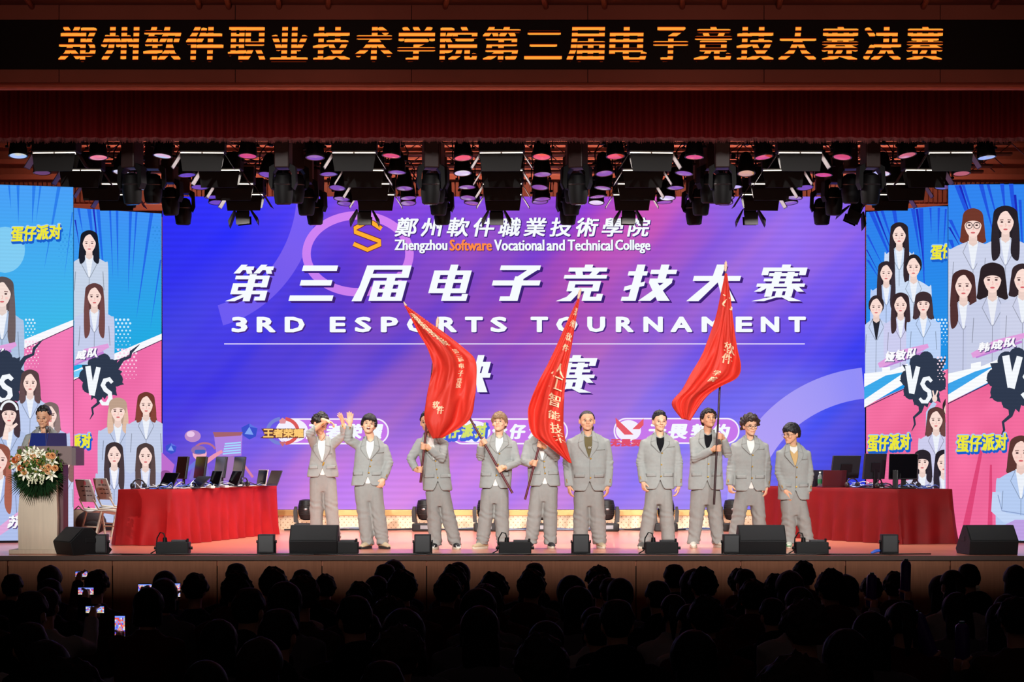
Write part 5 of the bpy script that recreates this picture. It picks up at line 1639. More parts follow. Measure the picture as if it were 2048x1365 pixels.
for i, (x, z) in enumerate(ROSE):
    g = MB()
    c = Vector((x, -.22 - .02 * rr.random(), z))
    for ring, (n_, r_, ln) in enumerate(((3, .012, .03), (5, .022, .036), (6, .034, .036))):
        for k in range(n_):
            a = 2 * PI * k / n_ + ring
            d = Vector((math.cos(a), 0, math.sin(a))); s = Vector((-math.sin(a), 0, math.cos(a)))
            b0 = c + d * r_ * .5 + Vector((0, .02, 0)); t0 = c + d * r_ + Vector((0, -ln * .6 + ring * .01, 0))
            g.add([b0 - s * r_ * .5, t0 - s * r_ * .8, t0 + d * .008 + Vector((0, .004, 0)), t0 + s * r_ * .8, b0 + s * r_ * .5], [(0, 1, 2, 3, 4)])
    g.build('rose', rose_m if i % 5 else mat('rose_orange', (214, 104, 50), 0.55), fl, fix=False)
for k in range(14):
    g = MB()
    x = rr.uniform(-.16, .22); z0 = rr.uniform(-.05, .0); ln = rr.uniform(.10, .22)
    for q in range(int(ln / .016)):
        g.ball((x + rr.uniform(-.012, .012), -.18 - rr.uniform(0, .03), z0 - q * .016), (.011, .009, .011), 6, 4)
    g.build('blossom_spray', mat('pale_blossom', (232, 230, 196), 0.6), fl)

# ---------------------------------------------------------------- draped tables
cloth_m = mat('red_velvet_cloth', (164, 22, 25), 0.65, sheen=0.5, spec=0.2, var=0.10, vscale=4)
TOPZ = .745
cloth_shaded = mat('red_velvet_cloth_shaded', (112, 9, 12), 0.65, sheen=0.4, spec=0.2, var=0.12, vscale=4)  # same red cloth; weaker light on this table put into its colour
def draped(label, corners, seed, spread=.05, cm=cloth_m):
    """corners: four floor-plan points, near edge first (c0 -> c1 near end, c1 -> c2 long front)"""
    t = thing('draped_table', label, 'table', (corners[0][0], corners[0][1], 0), 0, 'tables with red cloths')
    o = Vector((corners[0][0], corners[0][1], 0))
    C = [Vector((x, y, 0)) - o for x, y in corners]
    ctr = sum(C, Vector()) / 4
    g = MB()
    per = []
    for i in range(4):
        a, b = C[i], C[(i + 1) % 4]
        n = max(8, int((b - a).length / .03))
        nr = Vector(((b - a).y, -(b - a).x, 0)).normalized()
        if nr.dot((a + b) / 2 - ctr) < 0: nr = -nr
        for k in range(n):
            per.append((a.lerp(b, k / n), nr, (b - a).length * k / n + i * 7, min(k, n - k) / n))
    rows = []
    for j in range(15):
        f = j / 14
        row = []
        for p, nr, l, ed in per:
            fold = (math.sin(l * 17 + 2.2 * noise.noise(Vector((l * 1.1, seed, 0)))) * .6 + noise.noise(Vector((l * 5, seed, f * .5))) * 1.0)
            k = f ** 1.3
            off = nr * (.012 + k * (spread + .06 * fold)) + (p - ctr).normalized() * (.05 * k * (1 if ed < .06 else 0))
            z = TOPZ * (1 - f) + .004
            row.append(p + off + Vector((0, 0, z)))
        rows.append(row)
    rows.insert(0, [p + nr * .004 + Vector((0, 0, TOPZ + .012)) for p, nr, l, ed in per])
    g.rings(rows, False)
    top = [p + Vector((0, 0, TOPZ + .013)) for p, nr, l, ed in per]
    g.add(top, [tuple(range(len(top)))])
    g.build('cloth', cm, t, smooth=60)
    g = MB(); g.box((-.001, 0, 0), (0, .001, 0.001))
    g = MB()
    for p in C:
        q = p + (ctr - p).normalized() * .12
        g = MB(); g.cyl(q, q + Vector((0, 0, TOPZ - .02)), .02, n=8); g.build('leg', black_m, t)
    return t, C, o
TL = [(X(237, 27.1), 27.1), (X(342, 26.9), 26.9), (X(553, 31.1), 31.1), (X(553, 31.1) - .68, 31.25)]
draped('long table under a bright red cloth crowded with monitors and laptops', TL, 1)
TR = [(X(1794, 27.3), 27.3), (X(1903, 27.5), 27.5), (X(1640, 30.6), 30.75), (X(1522, 30.3), 30.3)]
draped('long red clothed table with a green bottle, beside the shorter man', TR, 4, .06, cloth_shaded)

# ---------------------------------------------------------------- things on the tables
dark_pl = mat('monitor_black', (22, 22, 26), 0.35, spec=0.5)
back_pl = mat('monitor_back', (40, 40, 46), 0.45, spec=0.4)
screen_off = mat('screen_glass', (8, 8, 12), 0.12, spec=0.6)
def monitor(label, px, D, face, w=.54, h=.32, tilt=-6, dz=TOPZ + .014, group='monitors on the red tables'):
    t = thing('monitor', label, 'monitor', (X(px, D), D, dz), R(face), group)
    M_ = Matrix.Translation((0, 0, .13)) @ Matrix.Rotation(R(tilt), 4, 'X')
    g = MB(); g.bbox((-w / 2, -.012, 0), (w / 2, .022, h), .006, 0, M_); c = g.build('casing', back_pl, t)
    g = MB(); g.box((-w / 2 + .008, -.0145, .012), (w / 2 - .008, -.0122, h - .008), 0, M_); g.build('panel', screen_off, c)
    g = MB(); g.box((-w * .2, .022, h * .3), (w * .2, .04, h * .65), 0, M_); g.build('rear_bulge', dark_pl, t)
    g = MB(); g.bbox((-.035, .035, .005), (.035, .06, .13 + h * .5), .006); g.build('stand', dark_pl, t)
    g = MB(); g.bbox((-.12, -.08, 0), (.12, .12, .012), .004); g.build('foot_plate', dark_pl, t)
    return t
def laptop(label, px, D, face, c=(52, 52, 60), open_=108, group='open laptops on the red tables', z=TOPZ + .014):
    t = thing('laptop', label, 'laptop', (X(px, D), D, z), R(face), group)
    g = MB(); g.bbox((-.18, -.12, 0), (.18, .12, .018), .005); b = g.build('keyboard_base', mat('laptop_%d_%d_%d' % c, c, 0.4, 0.3), t)
    g = MB()
    for r_ in range(5):
        for k in range(13):
            g.box((-.16 + k * .0246, -.03 + r_ * .026, .018), (-.139 + k * .0246, -.008 + r_ * .026, .021))
    g.build('keys', dark_pl, b)
    M_ = Matrix.Translation((0, .118, .016)) @ Matrix.Rotation(R(90 - open_), 4, 'X')
    g = MB(); g.bbox((-.18, -.006, 0), (.18, .008, .235), .004, 0, M_); l = g.build('lid', mat('laptop_%d_%d_%d' % c, c, 0.4, 0.3), t)
    g = MB(); g.box((-.17, -.0085, .012), (.17, -.0062, .225), 0, M_); g.build('panel', screen_off, l)
    return t
FL = 96   # screens of the left table look towards its players
ml = [('standing by the green cable box nearest the table end', 361, 28.2), ('second from the near end of the table', 398, 28.9), ('third from the near end of the table', 438, 29.7), ('at the far end of the table', 475, 30.5)]
for s_, px, D in ml:
    monitor('black monitor seen nearly edge on, ' + s_, px, D, -66, tilt=-8)
ll = [('nearest the headset', 316, 27.35, (56, 54, 62), -48, 120), ('pushed half shut in front of first monitor', 372, 27.75, (44, 44, 54), -52, 140), ('grey, between second and third monitors', 412, 28.4, (88, 90, 98), -58, 106), ('dark, in front of third monitor', 450, 29.2, (60, 58, 72), -58, 112), ('silver, beside the farthest monitor', 508, 30.35, (206, 186, 176), -60, 100), ('dark, at the far corner of table', 530, 30.5, (54, 50, 66), -56, 112)]
for s_, px, D, c, fa, op in ll:
    laptop('open laptop on the crowded red table, ' + s_, px, D, fa, c, op)
def headset(label, px, D, rot=0, c=(26, 26, 30)):
    t = thing('headset', label, 'headset', (X(px, D), D, TOPZ + .014), R(rot), 'headsets on the red tables')
    g = MB(); g.tube([(.09 * math.cos(a), .02, .045 + .085 * math.sin(a)) for a in [PI * k / 14 for k in range(15)]], .010, 8); g.build('headband', mat('headset_%d' % c[0], c, 0.4), t, smooth=60)
    for q in (-1, 1):
        g = MB(); g.ball((q * .09, .02, .042), (.028, .042, .042), 14, 9); e = g.build('ear_cup', mat('headset_%d' % c[0], c, 0.4), t, smooth=180)
        g = MB(); g.cyl((q * .072, .02, .042), (q * .060, .02, .042), .034, .030); g.build('cushion', mat('ear_cushion', (40, 36, 40), 0.9), e, smooth=60)
    g = MB(); g.tube([(-.10, .0, .03), (-.10, -.07, .02), (-.07, -.11, .025)], .004, 6); g.build('boom', dark_pl, t)
    return t
headset('black gaming headset at the near end of the crowded red table', 278, 27.35, 30)
headset('black headset lying among cables mid table', 492, 29.6, 70)
headset('black headset with pale ring beside the middle monitor of bottle table', 1762, 27.85, 60)
headset('black headset with red ear pads near the table corner by the lone chair', 1833, 27.75, 50, (44, 20, 22))
headset('headset lying half hidden beside the white cables near the bottle', 1706, 28.6, 20, (56, 40, 40))
# cables: tangled loops lying on the table tops
def tangle(label, pts, n, c, r=.005, seed=0, amp=.16, z=TOPZ + .022, lift=.05, name='cable_tangle'):
    rg = random.Random(seed)
    t = thing(name, label, 'cables', (*pts[0], 0))
    o = Vector((*pts[0], 0))
    for k in range(n):
        g = MB()
        a0 = rg.uniform(0, .5); a1 = rg.uniform(.5, 1)
        q = []
        for i in range(26):
            u = lerp(a0, a1, i / 25)
            p = polyat(pts, u)
            q.append(Vector((p[0] + amp * noise.noise(Vector((u * 6, k, seed))), p[1] + amp * noise.noise(Vector((u * 6, k + 9, seed))), z + lift * max(0, noise.noise(Vector((u * 9, k, seed + 4)))))) - o)
        g.tube(q, r, 6); g.build('cable', mat('cable_%d_%d_%d' % c[k % len(c)], c[k % len(c)], 0.5), t, smooth=180)
    return t
tangle('tangle of white, blue and black cables lying along the crowded red table', [(X(262, 27.2), 27.2), (X(345, 27.3), 27.3), (X(430, 28.6), 28.6), (X(538, 30.6), 30.6)], 34, [(32, 32, 36), (220, 220, 220), (70, 100, 190), (40, 40, 46), (190, 190, 196)], .007, 3, .20, lift=.16)
tangle('tangle of white and black cables lying along the bottle table', [(X(1880, 27.6), 27.6), (X(1790, 27.7), 27.7), (X(1700, 29.0), 29.0), (X(1620, 30.2), 30.2)], 22, [(220, 220, 224), (36, 36, 40), (90, 120, 210)], .007, 8, .20, lift=.13)
for s_, px, D, c in (('white', 420, 28.0, (226, 222, 216)), ('pale', 448, 28.6, (206, 204, 204)), ('white, by the farthest monitor', 482, 30.0, (222, 220, 220))):
    t = thing('power_strip', s_ + ' power strip on the crowded red table', 'power strip', (X(px, D), D, TOPZ + .014), R(-66), 'power strips on the red table')
    g = MB(); g.bbox((-.16, -.03, 0), (.16, .03, .035), .006); g.build('body', mat('strip_%d' % c[0], c, 0.5), t)
    for k in range(4):
        g = MB(); g.cyl((-.11 + k * .07, 0, .035), (-.11 + k * .07, 0, .038), .02, n=12); g.build('socket', mat('socket_grey', (150, 150, 152)), t)
t = thing('adapter_box', 'small green box beside the near end monitor', 'box', (X(352, 27.6), 27.6, TOPZ + .014), R(20)); g = MB(); g.bbox((-.05, -.04, 0), (.05, .04, .03), .005); g.build('casing', mat('green_plastic', (60, 170, 70), 0.5), t)
t = thing('adapter_box', 'yellow box lying behind the largest monitor of the bottle table', 'box', (X(1800, 27.95), 27.95, TOPZ + .014), R(20)); g = MB(); g.bbox((-.05, -.04, 0), (.05, .04, .035), .005); g.build('casing', mat('yellow_plastic', (214, 168, 50), 0.5), t)
# right table
monitor('black monitor leaning back, nearest the lone chair end of bottle table', 1806, 27.55, 160 + 180, w=.40, h=.36, tilt=-12)
monitor('black monitor at the middle of the bottle table, angled to the hall', 1746, 28.0, 212, w=.40, h=.36, tilt=-8)
monitor('dark monitor tilted back against the blue LED wall, behind the bottle', 1688, 29.2, 200, w=.46, h=.34, tilt=-14)
laptop('black laptop lid standing beside the shorter man in glasses', 1632, 29.6, 185, (34, 32, 46), 98)
laptop('maroon laptop lid open beside the green bottle', 1662, 29.0, 192, (86, 26, 34), 100)
t = thing('tablet_stand', 'slim black device leaning in front of the monitor nearest the lone chair', 'device', (X(1790, 27.45), 27.45, TOPZ + .014), R(-20))
g = MB(); g.bbox((-.035, -.01, 0), (.035, .05, .26), .006, 0, Matrix.Rotation(R(-8), 4, 'X')); g.build('casing', dark_pl, t)
t = thing('water_bottle', 'clear plastic bottle with green label standing on the red table', 'bottle', (X(1640, 29.2), 29.2, TOPZ + .014))
gl = mat('clear_plastic', (214, 232, 228), 0.08, spec=0.5)
gl.node_tree.nodes['Principled BSDF'].inputs['Transmission Weight'].default_value = .75
g = MB(); g.lathe([(.028, 0), (.032, .006), (.032, .13), (.028, .16), (.013, .195), (.013, .205)], 18); g.build('body', gl, t, smooth=50)
g = MB(); g.lathe([(.0335, .05), (.0335, .115)], 18, cap=False); g.build('label_band', mat('green_label', (40, 130, 80), 0.5), t, smooth=60)
g = MB(); g.cyl((0, 0, .205), (0, 0, .225), .015, n=14); g.build('cap', mat('white_cap', (230, 235, 230), 0.4), t)

# ---------------------------------------------------------------- chairs
ch_pl = mat('chair_plastic', (206, 204, 200), 0.5)
ch_fr = mat('chair_frame', (222, 214, 196), 0.4)
def chair(label, px, D, rz):
    t = thing('school_chair', label, 'chair', (X(px, D), D, 0), R(rz), 'grey plastic school chairs on the stage')
    g = MB()
    g.grid(lambda u, v: Vector((-.21 + .42 * u, -.20 + .40 * v, .445 - .03 * math.sin(PI * u) * (1 - .3 * v) - (.03 * (1 - v) ** 3))), 10, 10)
    s = g.build('seat', ch_pl, t, smooth=180); so = s.modifiers.new('thick', 'SOLIDIFY'); so.thickness = .02
    g = MB()
    def bk(u, v):
        w = .20 + .02 * math.sin(PI * v)
        return Vector((-w + 2 * w * u, .20 + .10 * v - .035 * math.sin(PI * u), .56 + .32 * v))
    g.grid(bk, 12, 12)
    b = g.build('backrest', ch_pl, t, smooth=180); so = b.modifiers.new('thick', 'SOLIDIFY'); so.thickness = .018
    for r_ in range(3):
        for k in (-1, 0, 1):
            g = MB(); c = bk(.5 + k * .24, .28 + r_ * .2)
            g.bbox((c.x - .035, c.y - .030, c.z - .007), (c.x + .035, c.y + .024, c.z + .007), .003); g.build('slot', mat('slot_dark', (70, 66, 66), 0.8), b)
    g = MB(); c = bk(.5, .84)
    g.lathe([(.001, -.028), (.03, -.028), (.03, .024), (.001, .024)], 14, Matrix.Translation(c) @ Matrix.Rotation(R(90), 4, 'X')); g.build('hand_hole', mat('hand_hole_red', (216, 110, 120), 0.6), b)
    for q in (-1, 1):
        g = MB(); g.tube([(q * .19, .25, .60), (q * .20, .17, .46), (q * .20, -.17, .43)], .013, 8); g.build('side_rail', ch_fr, t, smooth=60)
        g = MB(); g.tube([(q * .20, -.12, .42), (q * .215, -.20, 0.0)], .015, 8); g.build('leg', ch_fr, t, smooth=60)
        g = MB(); g.tube([(q * .20, .12, .43), (q * .215, .24, 0.0)], .015, 8); g.build('leg', ch_fr, t, smooth=60)
    g = MB(); g.tube([(-.208, -.16, .2), (.208, -.16, .2)], .011, 8); g.build('stretcher', ch_fr, t)
    g = MB(); g.tube([(-.208, .18, .2), (.208, .18, .2)], .011, 8); g.build('stretcher', ch_fr, t)
    return t
chair('grey plastic chair with its back to the lectern, nearer the lectern of two', 203, 28.6, 132)
chair('grey plastic chair half hidden by the crowded red table', 236, 30.2, 130)
chair('lone grey plastic chair at the end of the bottle table', 1918, 28.6, -126)
t = thing('backpack', 'dark bag slumped on the floor beneath the lectern side chairs', 'bag', (X(182, 30.6), 30.6, 0))
g = MB(); g.ball((0, 0, .19), (.24, .16, .19), 18, 12); g.build('body', mat('bag_dark', (54, 42, 46), 0.8, bump=.4, bscale=20), t, smooth=180)
g = MB(); g.ball((.04, -.13, .13), (.14, .06, .10), 14, 9); g.build('front_pocket', mat('bag_dark2', (40, 34, 40), 0.8), t, smooth=180)
g = MB(); g.tube([(-.1, -.02, .35), (-.03, -.04, .43), (.06, -.02, .36)], .012, 8); g.build('handle', mat('bag_dark2', (40, 34, 40), 0.8), t, smooth=180)
t = thing('backpack', 'beige bag leaning on the screen beside the dark bag', 'bag', (X(158, 30.9), 30.9, 0))
g = MB(); g.ball((0, 0, .20), (.17, .13, .20), 18, 12); g.build('body', mat('bag_beige', (150, 128, 112), 0.8), t, smooth=180)
g = MB(); g.tube([(-.07, -.02, .37), (0, -.04, .44), (.07, -.02, .37)], .012, 8); g.build('handle', mat('bag_beige', (150, 128, 112)), t, smooth=180)

# ---------------------------------------------------------------- stage front: monitors, lamps, boxes
spk_m = mat('monitor_grille', (44, 44, 46), 0.75, spec=0.3, bump=.5, bscale=900)
spk_k = mat('monitor_cabinet', (18, 18, 20), 0.6, spec=0.3)
def wedge(label, px0, px1, D, rz=0, ytop=1050):
    w = (px1 - px0) * D / F
    t = thing('floor_monitor', label, 'speaker', (X((px0 + px1) / 2, D), D, 0), R(rz), 'black wedge monitors along the stage front')
    h = Z(ytop, D + .3)
    # section in y,z: back towards the hall, slanted grille up and towards the performers
    sec = [(-.02, .0), (.45, 0), (.50, .06), (.22, h), (.12, h), (-.06, h * .48)]
    g = MB()
    rs = []
    for x in (-w / 2, w / 2):
        rs.append([Vector((x, y, z)) for y, z in sec])
    g.rings(rs); c = g.build('cabinet', spk_k, t)
    b = c.modifiers.new('edge', 'BEVEL'); b.width = .008; b.segments = 2
    g = MB()
    a, b_ = Vector((0, .12, h)), Vector((0, -.06, h * .48))
    nrm = Vector((0, -(h - h * .48), .18 * -1)).normalized()
    u = (b_ - a)
    n_ = Vector((0, u.z, -u.y)).normalized()
    if n_.y > 0: n_ = -n_
    g.add([Vector((x, 0, 0)) + a + u * k + n_ * .006 for k in (.06, .97) for x in (-w / 2 + .015, w / 2 - .015)], [(0, 1, 3, 2)])
    g.build('back_panel', spk_m, t)
    g = MB()
    g.add([(-w / 2 + .02, .485, .08), (w / 2 - .02, .485, .08), (w / 2 - .02, .235, h - .02), (-w / 2 + .02, .235, h - .02)], [(0, 1, 2, 3)]); g.build('grille', spk_m, t)
    for q in (-1, 1):
        g = MB(); g.bbox((q * w / 2 - .006, .14, h * .45), (q * w / 2 + .006, .28, h * .62), .004); g.build('handle', spk_k, t)
    return t
wl = wedge('black wedge monitor turned sideways at the lectern foot', 92, 172, 24.30, -52, 1054)
wedge('black wedge monitor in front of the man with arms across his face', 579, 675, 24.30, 0, 1050)
wedge('black wedge monitor in front of the curly haired man', 1478, 1572, 24.30, 0, 1050)
wedge('black wedge monitor at the far corner beyond the lone chair', 1936, 2036, 24.32, 6, 1050)
def flood(label, px, D=24.3, rz=0):
    t = thing('floor_lamp_box', label, 'stage light', (X(px, D), D, 0), R(rz), 'upright black lamp boxes along the stage edge')
    g = MB(); g.bbox((-.10, -.02, .02), (.10, .14, .25), .008); g.build('housing', spk_k, t)
    g = MB(); g.box((-.085, -.024, .04), (.085, -.019, .235)); g.build('rear_plate', mat('lamp_rear', (26, 26, 29), 0.5), t)
    g = MB(); g.box((-.085, .14, .04), (.085, .145, .235)); g.build('lens_panel', mat('lamp_lens', (120, 120, 126), 0.2), t)
    for q in (-1, 1):
        g = MB(); g.tube([(q * .108, .06, .0), (q * .108, .06, .16)], .010, 8); g.build('bracket', spk_k, t)
        g = MB(); g.cyl((q * .105, .06, .16), (q * .125, .06, .16), .018, n=10); g.build('knob', black_m, t)
    g = MB(); g.tube([(-.108, .06, .008), (.108, .06, .008)], .010, 8); g.build('foot_bar', spk_k, t)
    return t
for s_, px in (('between the lectern monitor and the crowded red table', 197), ('left of the monitor of the man with crossed arms', 532), ('below the man hidden by the widest flag', 845), ('at the feet of the heavyset man', 1162), ('touching the monitor of curly haired man', 1463), ('below the lone end of the bottle table', 1780)):
    flood('upright black lamp box ' + s_.replace('left of', 'just before'), px)
def ballast(label, px, D=24.3):
    t = thing('power_box', label, 'power box', (X(px, D), D, 0), 0, 'low black power boxes along the stage edge')
    g = MB(); g.bbox((-.20, 0, .012), (.20, .20, .155), .01); g.build('housing', spk_k, t)
    g = MB(); g.bbox((-.02, .05, .155), (.16, .17, .18), .005); g.build('top_plate', mat('box_plate', (30, 30, 33), 0.5), t)
    g = MB(); g.cyl((-.10, .08, .155), (-.10, .08, .21), .03, .024, 14); g.build('plug', black_m, t, smooth=50)
    g = MB(); g.tube([(-.10, .08, .205), (-.115, .08, .26), (-.16, .09, .27), (-.20, .10, .20), (-.215, .10, .05), (-.28, .10, .012)], .008, 8); g.build('power_cable', black_m, t, smooth=60)
    for q in (-1, 1):
        g = MB(); g.cyl((q * .20, .10, .08), (q * .235, .10, .08), .018, n=10); g.build('connector', black_m, t)
    g = MB(); g.cyl((.175, .1, .155), (.175, .1, .195), .014, n=10); g.build('knob', black_m, t)
    for k in ((-.17, .03), (.17, .03), (-.17, .17), (.17, .17)):
        g = MB(); g.cyl((*k, 0), (*k, .014), .015, n=8); g.build('foot', black_m, t)
    return t
for s_, px in (('in front of the crowded red table', 344), ('in front of the laughing man', 683), ('in front of the flag hanging man', 1030), ('in front of the neat haired man', 1324), ('in front of the shorter man in glasses', 1625)):
    ballast('low black power box ' + s_, px)
tangle('black cables running along the stage edge', [(X(150, 24.2), 24.2), (X(700, 24.22), 24.22), (X(1300, 24.22), 24.22), (X(1900, 24.2), 24.2)], 16, [(16, 16, 18)], .008, 21, .10, .010, .012, 'stage_cables')
tangle('blue and grey cables lying along the foot of the LED wall', [(X(560, 32.5), 32.5), (X(900, 32.6), 32.6), (X(1250, 32.6), 32.6), (X(1500, 32.5), 32.5)], 16, [(60, 90, 150), (40, 42, 50), (130, 140, 160), (30, 32, 36)], .012, 22, .22, .014, .06, 'stage_cables')
t = thing('cable_plug', 'bright blue plug on the stage edge by the lamp box below the bottle table', 'plug', (X(1752, 24.35), 24.35, 0))
g = MB(); g.tube([(-.06, 0, .02), (0, .01, .045), (.05, .02, .05)], [.012, .022, .02], 10); g.build('body', mat('blue_plug', (40, 100, 230), 0.4), t, smooth=60)
g = MB(); g.tube([(.05, .02, .05), (.09, .02, .05)], .014, 8); g.build('pin_end', mat('plug_white', (210, 214, 220)), t)

# moving heads standing behind the performers
mh_m = mat('moving_head_grey', (58, 56, 56), 0.45, spec=0.4)
mh_k = mat('moving_head_black', (24, 23, 24), 0.5, spec=0.4)
def floor_head(label, px, D=32.3, rz=0):
    t = thing('moving_head_light', label, 'stage light', (X(px, D), D, 0), R(rz), 'moving head lights standing at the foot of the LED wall')
    g = MB(); g.bbox((-.19, -.14, 0), (.19, .14, .13), .02); g.build('base', mh_k, t)
    g = MB(); g.box((-.05, -.145, .04), (.09, -.139, .10)); g.build('display', mat('lit_grey', (150, 152, 158), 0.3), t)
    for q in (-1, 1):
        g = MB()
        g.prism([(q * .13, .13), (q * .20, .15), (q * .21, .32), (q * .19, .40), (q * .15, .40), (q * .145, .2)], -.06, .06); g.build('yoke_arm', mh_m, t)
    g = MB(); g.lathe([(.05, .19), (.10, .21), (.135, .30), (.135, .42), (.115, .51), (.06, .525)], 22, Matrix.Translation((0, 0, -.01))); h_ = g.build('head', mh_k, t, smooth=40)
    for k in range(6):
        g = MB(); g.lathe([(.128 + .004 * math.sin(k), .27 + k * .03), (.139, .275 + k * .03), (.128, .28 + k * .03)], 20, cap=False); g.build('cooling_fin', mh_m, h_, smooth=60)
    g = MB(); g.lathe([(.001, .526), (.055, .526)], 20, cap=False); g.build('lens', mat('lens_glass', (60, 60, 70), 0.05), h_)
    g = MB(); g.ball((0, -.135, .36), (.03, .012, .02), 12, 6); g.build('badge', mat('badge_silver', (170, 170, 172), 0.3, .6), h_, smooth=180)
    return t
fh = ['behind the man with arms across his face', 'behind the laughing man', 'behind the man hidden by the widest flag', 'behind the light brown haired man', 'behind the man with the hanging flag', 'behind the heavyset man', 'behind the neat haired man', 'behind the flag pole beside the curly haired man']
for s_, px, rz in zip(fh, (613, 742, 850, 971, 1086, 1213, 1332, 1464), (0, 6, -8, 4, 0, 5, -4, 0)):
    floor_head('grey and black moving head light standing ' + s_, px, 32.2, rz)

# ================================================================ the lighting rig
RIGZ = 5.22
ROWS = [26.5, 28.1, 29.5, 30.7, 31.3]
BAR = ['front', 'second', 'third', 'fourth', 'rearmost']
pipe_m = mat('rig_pipe', (96, 60, 52), 0.5, 0.3)
for r_, D in enumerate(ROWS):
    t = thing('lighting_bar', 'horizontal truss bar carrying the %s row of stage lights' % BAR[r_], 'truss', (0, D, RIGZ + .47), 0, 'lighting bars above the stage')
    for k, (dy, dz) in enumerate(((-.04, .0), (.04, .0), (0, .16))):
        g = MB(); g.cyl((-7.4, dy, dz), (7.4, dy, dz), .024, n=10); g.build('chord', pipe_m, t, smooth=60)
    g = MB()
    for k in range(37):
        x = -7.2 + k * .4
        g.cyl((x, -.04, 0), (x + .2, 0, .16), .008, n=6); g.cyl((x + .2, 0, .16), (x + .4, .04, 0), .008, n=6)
    g.build('lattice', pipe_m, t)
    for k in range(5):
        x = -6 + 3 * k
        g = MB(); g.cyl((x, 0, .16), (x, 0, 8.98 - RIGZ - .47), .008, n=6); g.build('hanger_wire', black_m, t)

can_m = mat('lamp_black', (8, 7, 8), 0.6, spec=0.15)
rim_m = mat('lamp_rim', (36, 33, 36), 0.35, 0.3)
def gel(name, c, rough=.12, glow=.5):
    m = mat(name, c, rough, 0.35, coat=.3)
    b = m.node_tree.nodes['Principled BSDF']
    b.inputs['Emission Color'].default_value = (*lin(c), 1); b.inputs['Emission Strength'].default_value = glow
    return m
GEL = [('red gel', gel('gel_red', (222, 78, 66), glow=.62)), ('pink gel', gel('gel_pink', (232, 130, 160))), ('clear lens', gel('lens_clear', (205, 215, 240), .06, .55)), ('violet reflecting lens', gel('lens_violet_reflection', (150, 112, 196), glow=.28)), ('amber gel', gel('gel_amber', (210, 180, 120)))]  # violet: the LED wall's reflection put in as tint and glow
def par_mesh(gm):
    t = thing('par_can', 'x', 'stage light')
    # hangs from the bar, opening down and a little towards the hall
    M_ = Matrix.Rotation(R(-9), 4, 'X')
    g = MB(); g.lathe([(.118, 0), (.122, .02), (.122, .06), (.11, .15), (.09, .24), (.06, .30), (.02, .32)], 22, M_); b = g.build('can', can_m, t, smooth=40)
    g = MB(); g.lathe([(.108, .004), (.128, -.006), (.132, .006), (.124, .022)], 24, M_, cap=False); g.build('rim', rim_m, b, smooth=60)
    g = MB(); g.lathe([(.001, -.006), (.05, -.005), (.112, -.002)], 24, M_, cap=False); g.build('lens', gm, t, smooth=180)
    for q in (-1, 1):
        g = MB(); g.tube([(q * .135, 0, .12), (q * .14, 0, .30), (q * .06, 0, .42), (0, 0, .42)], .009, 6); g.build('yoke', can_m, t, smooth=60)
        g = MB(); g.cyl((q * .125, 0, .13), (q * .165, 0, .13), .018, n=8); g.build('knob', can_m, t)
    g = MB(); g.bbox((-.03, -.03, .41), (.03, .05, .50), .006); g.build('clamp', can_m, t)
    return t
PX = [-6.60, -5.49, -4.62, -3.49, -2.59, -1.61, -.66, .43, 1.34, 2.43, 3.32, 4.37, 5.24, 6.35]
protos = {}
gsel = {0: [2, 1, 2, 0, 3, 0, 0, 0, 0, 0, 0, 0, 1, 2]}
for r_, D in enumerate(ROWS):
    for i, x in enumerate(PX):
        if r_ >= 2 and abs(x) > 6.4: continue
        if r_ >= 3 and abs(x) > 5.0: continue
        gi = gsel[0][i] if r_ == 0 else ([3, 2, 3, 3, 3, 3, 2, 3, 3, 3, 4, 0, 2, 1][i] if r_ == 1 else ([3, 3, 3, 2, 3, 3, 3, 3, 3, 3, 3, 3, 2, 3][(i + r_) % 14]))
        if gi not in protos:
            t = par_mesh(GEL[gi][1]); protos[gi] = t
        else:
            t = copy_tree(protos[gi])
        rg = random.Random(i * 7 + r_)
        t.location = (x + rg.uniform(-.04, .04), D, RIGZ - .02 + rg.uniform(-.02, .02))
        t.rotation_euler = (R(rg.uniform(-4, 4)), R(rg.uniform(-4, 4)), R(rg.uniform(-25, 25)))
        tag(t, 'black par can with %s, %s from lectern side, %s lighting bar' % (GEL[gi][0], ORD[i], BAR[r_]), 'stage light', 'par cans on the lighting bars')

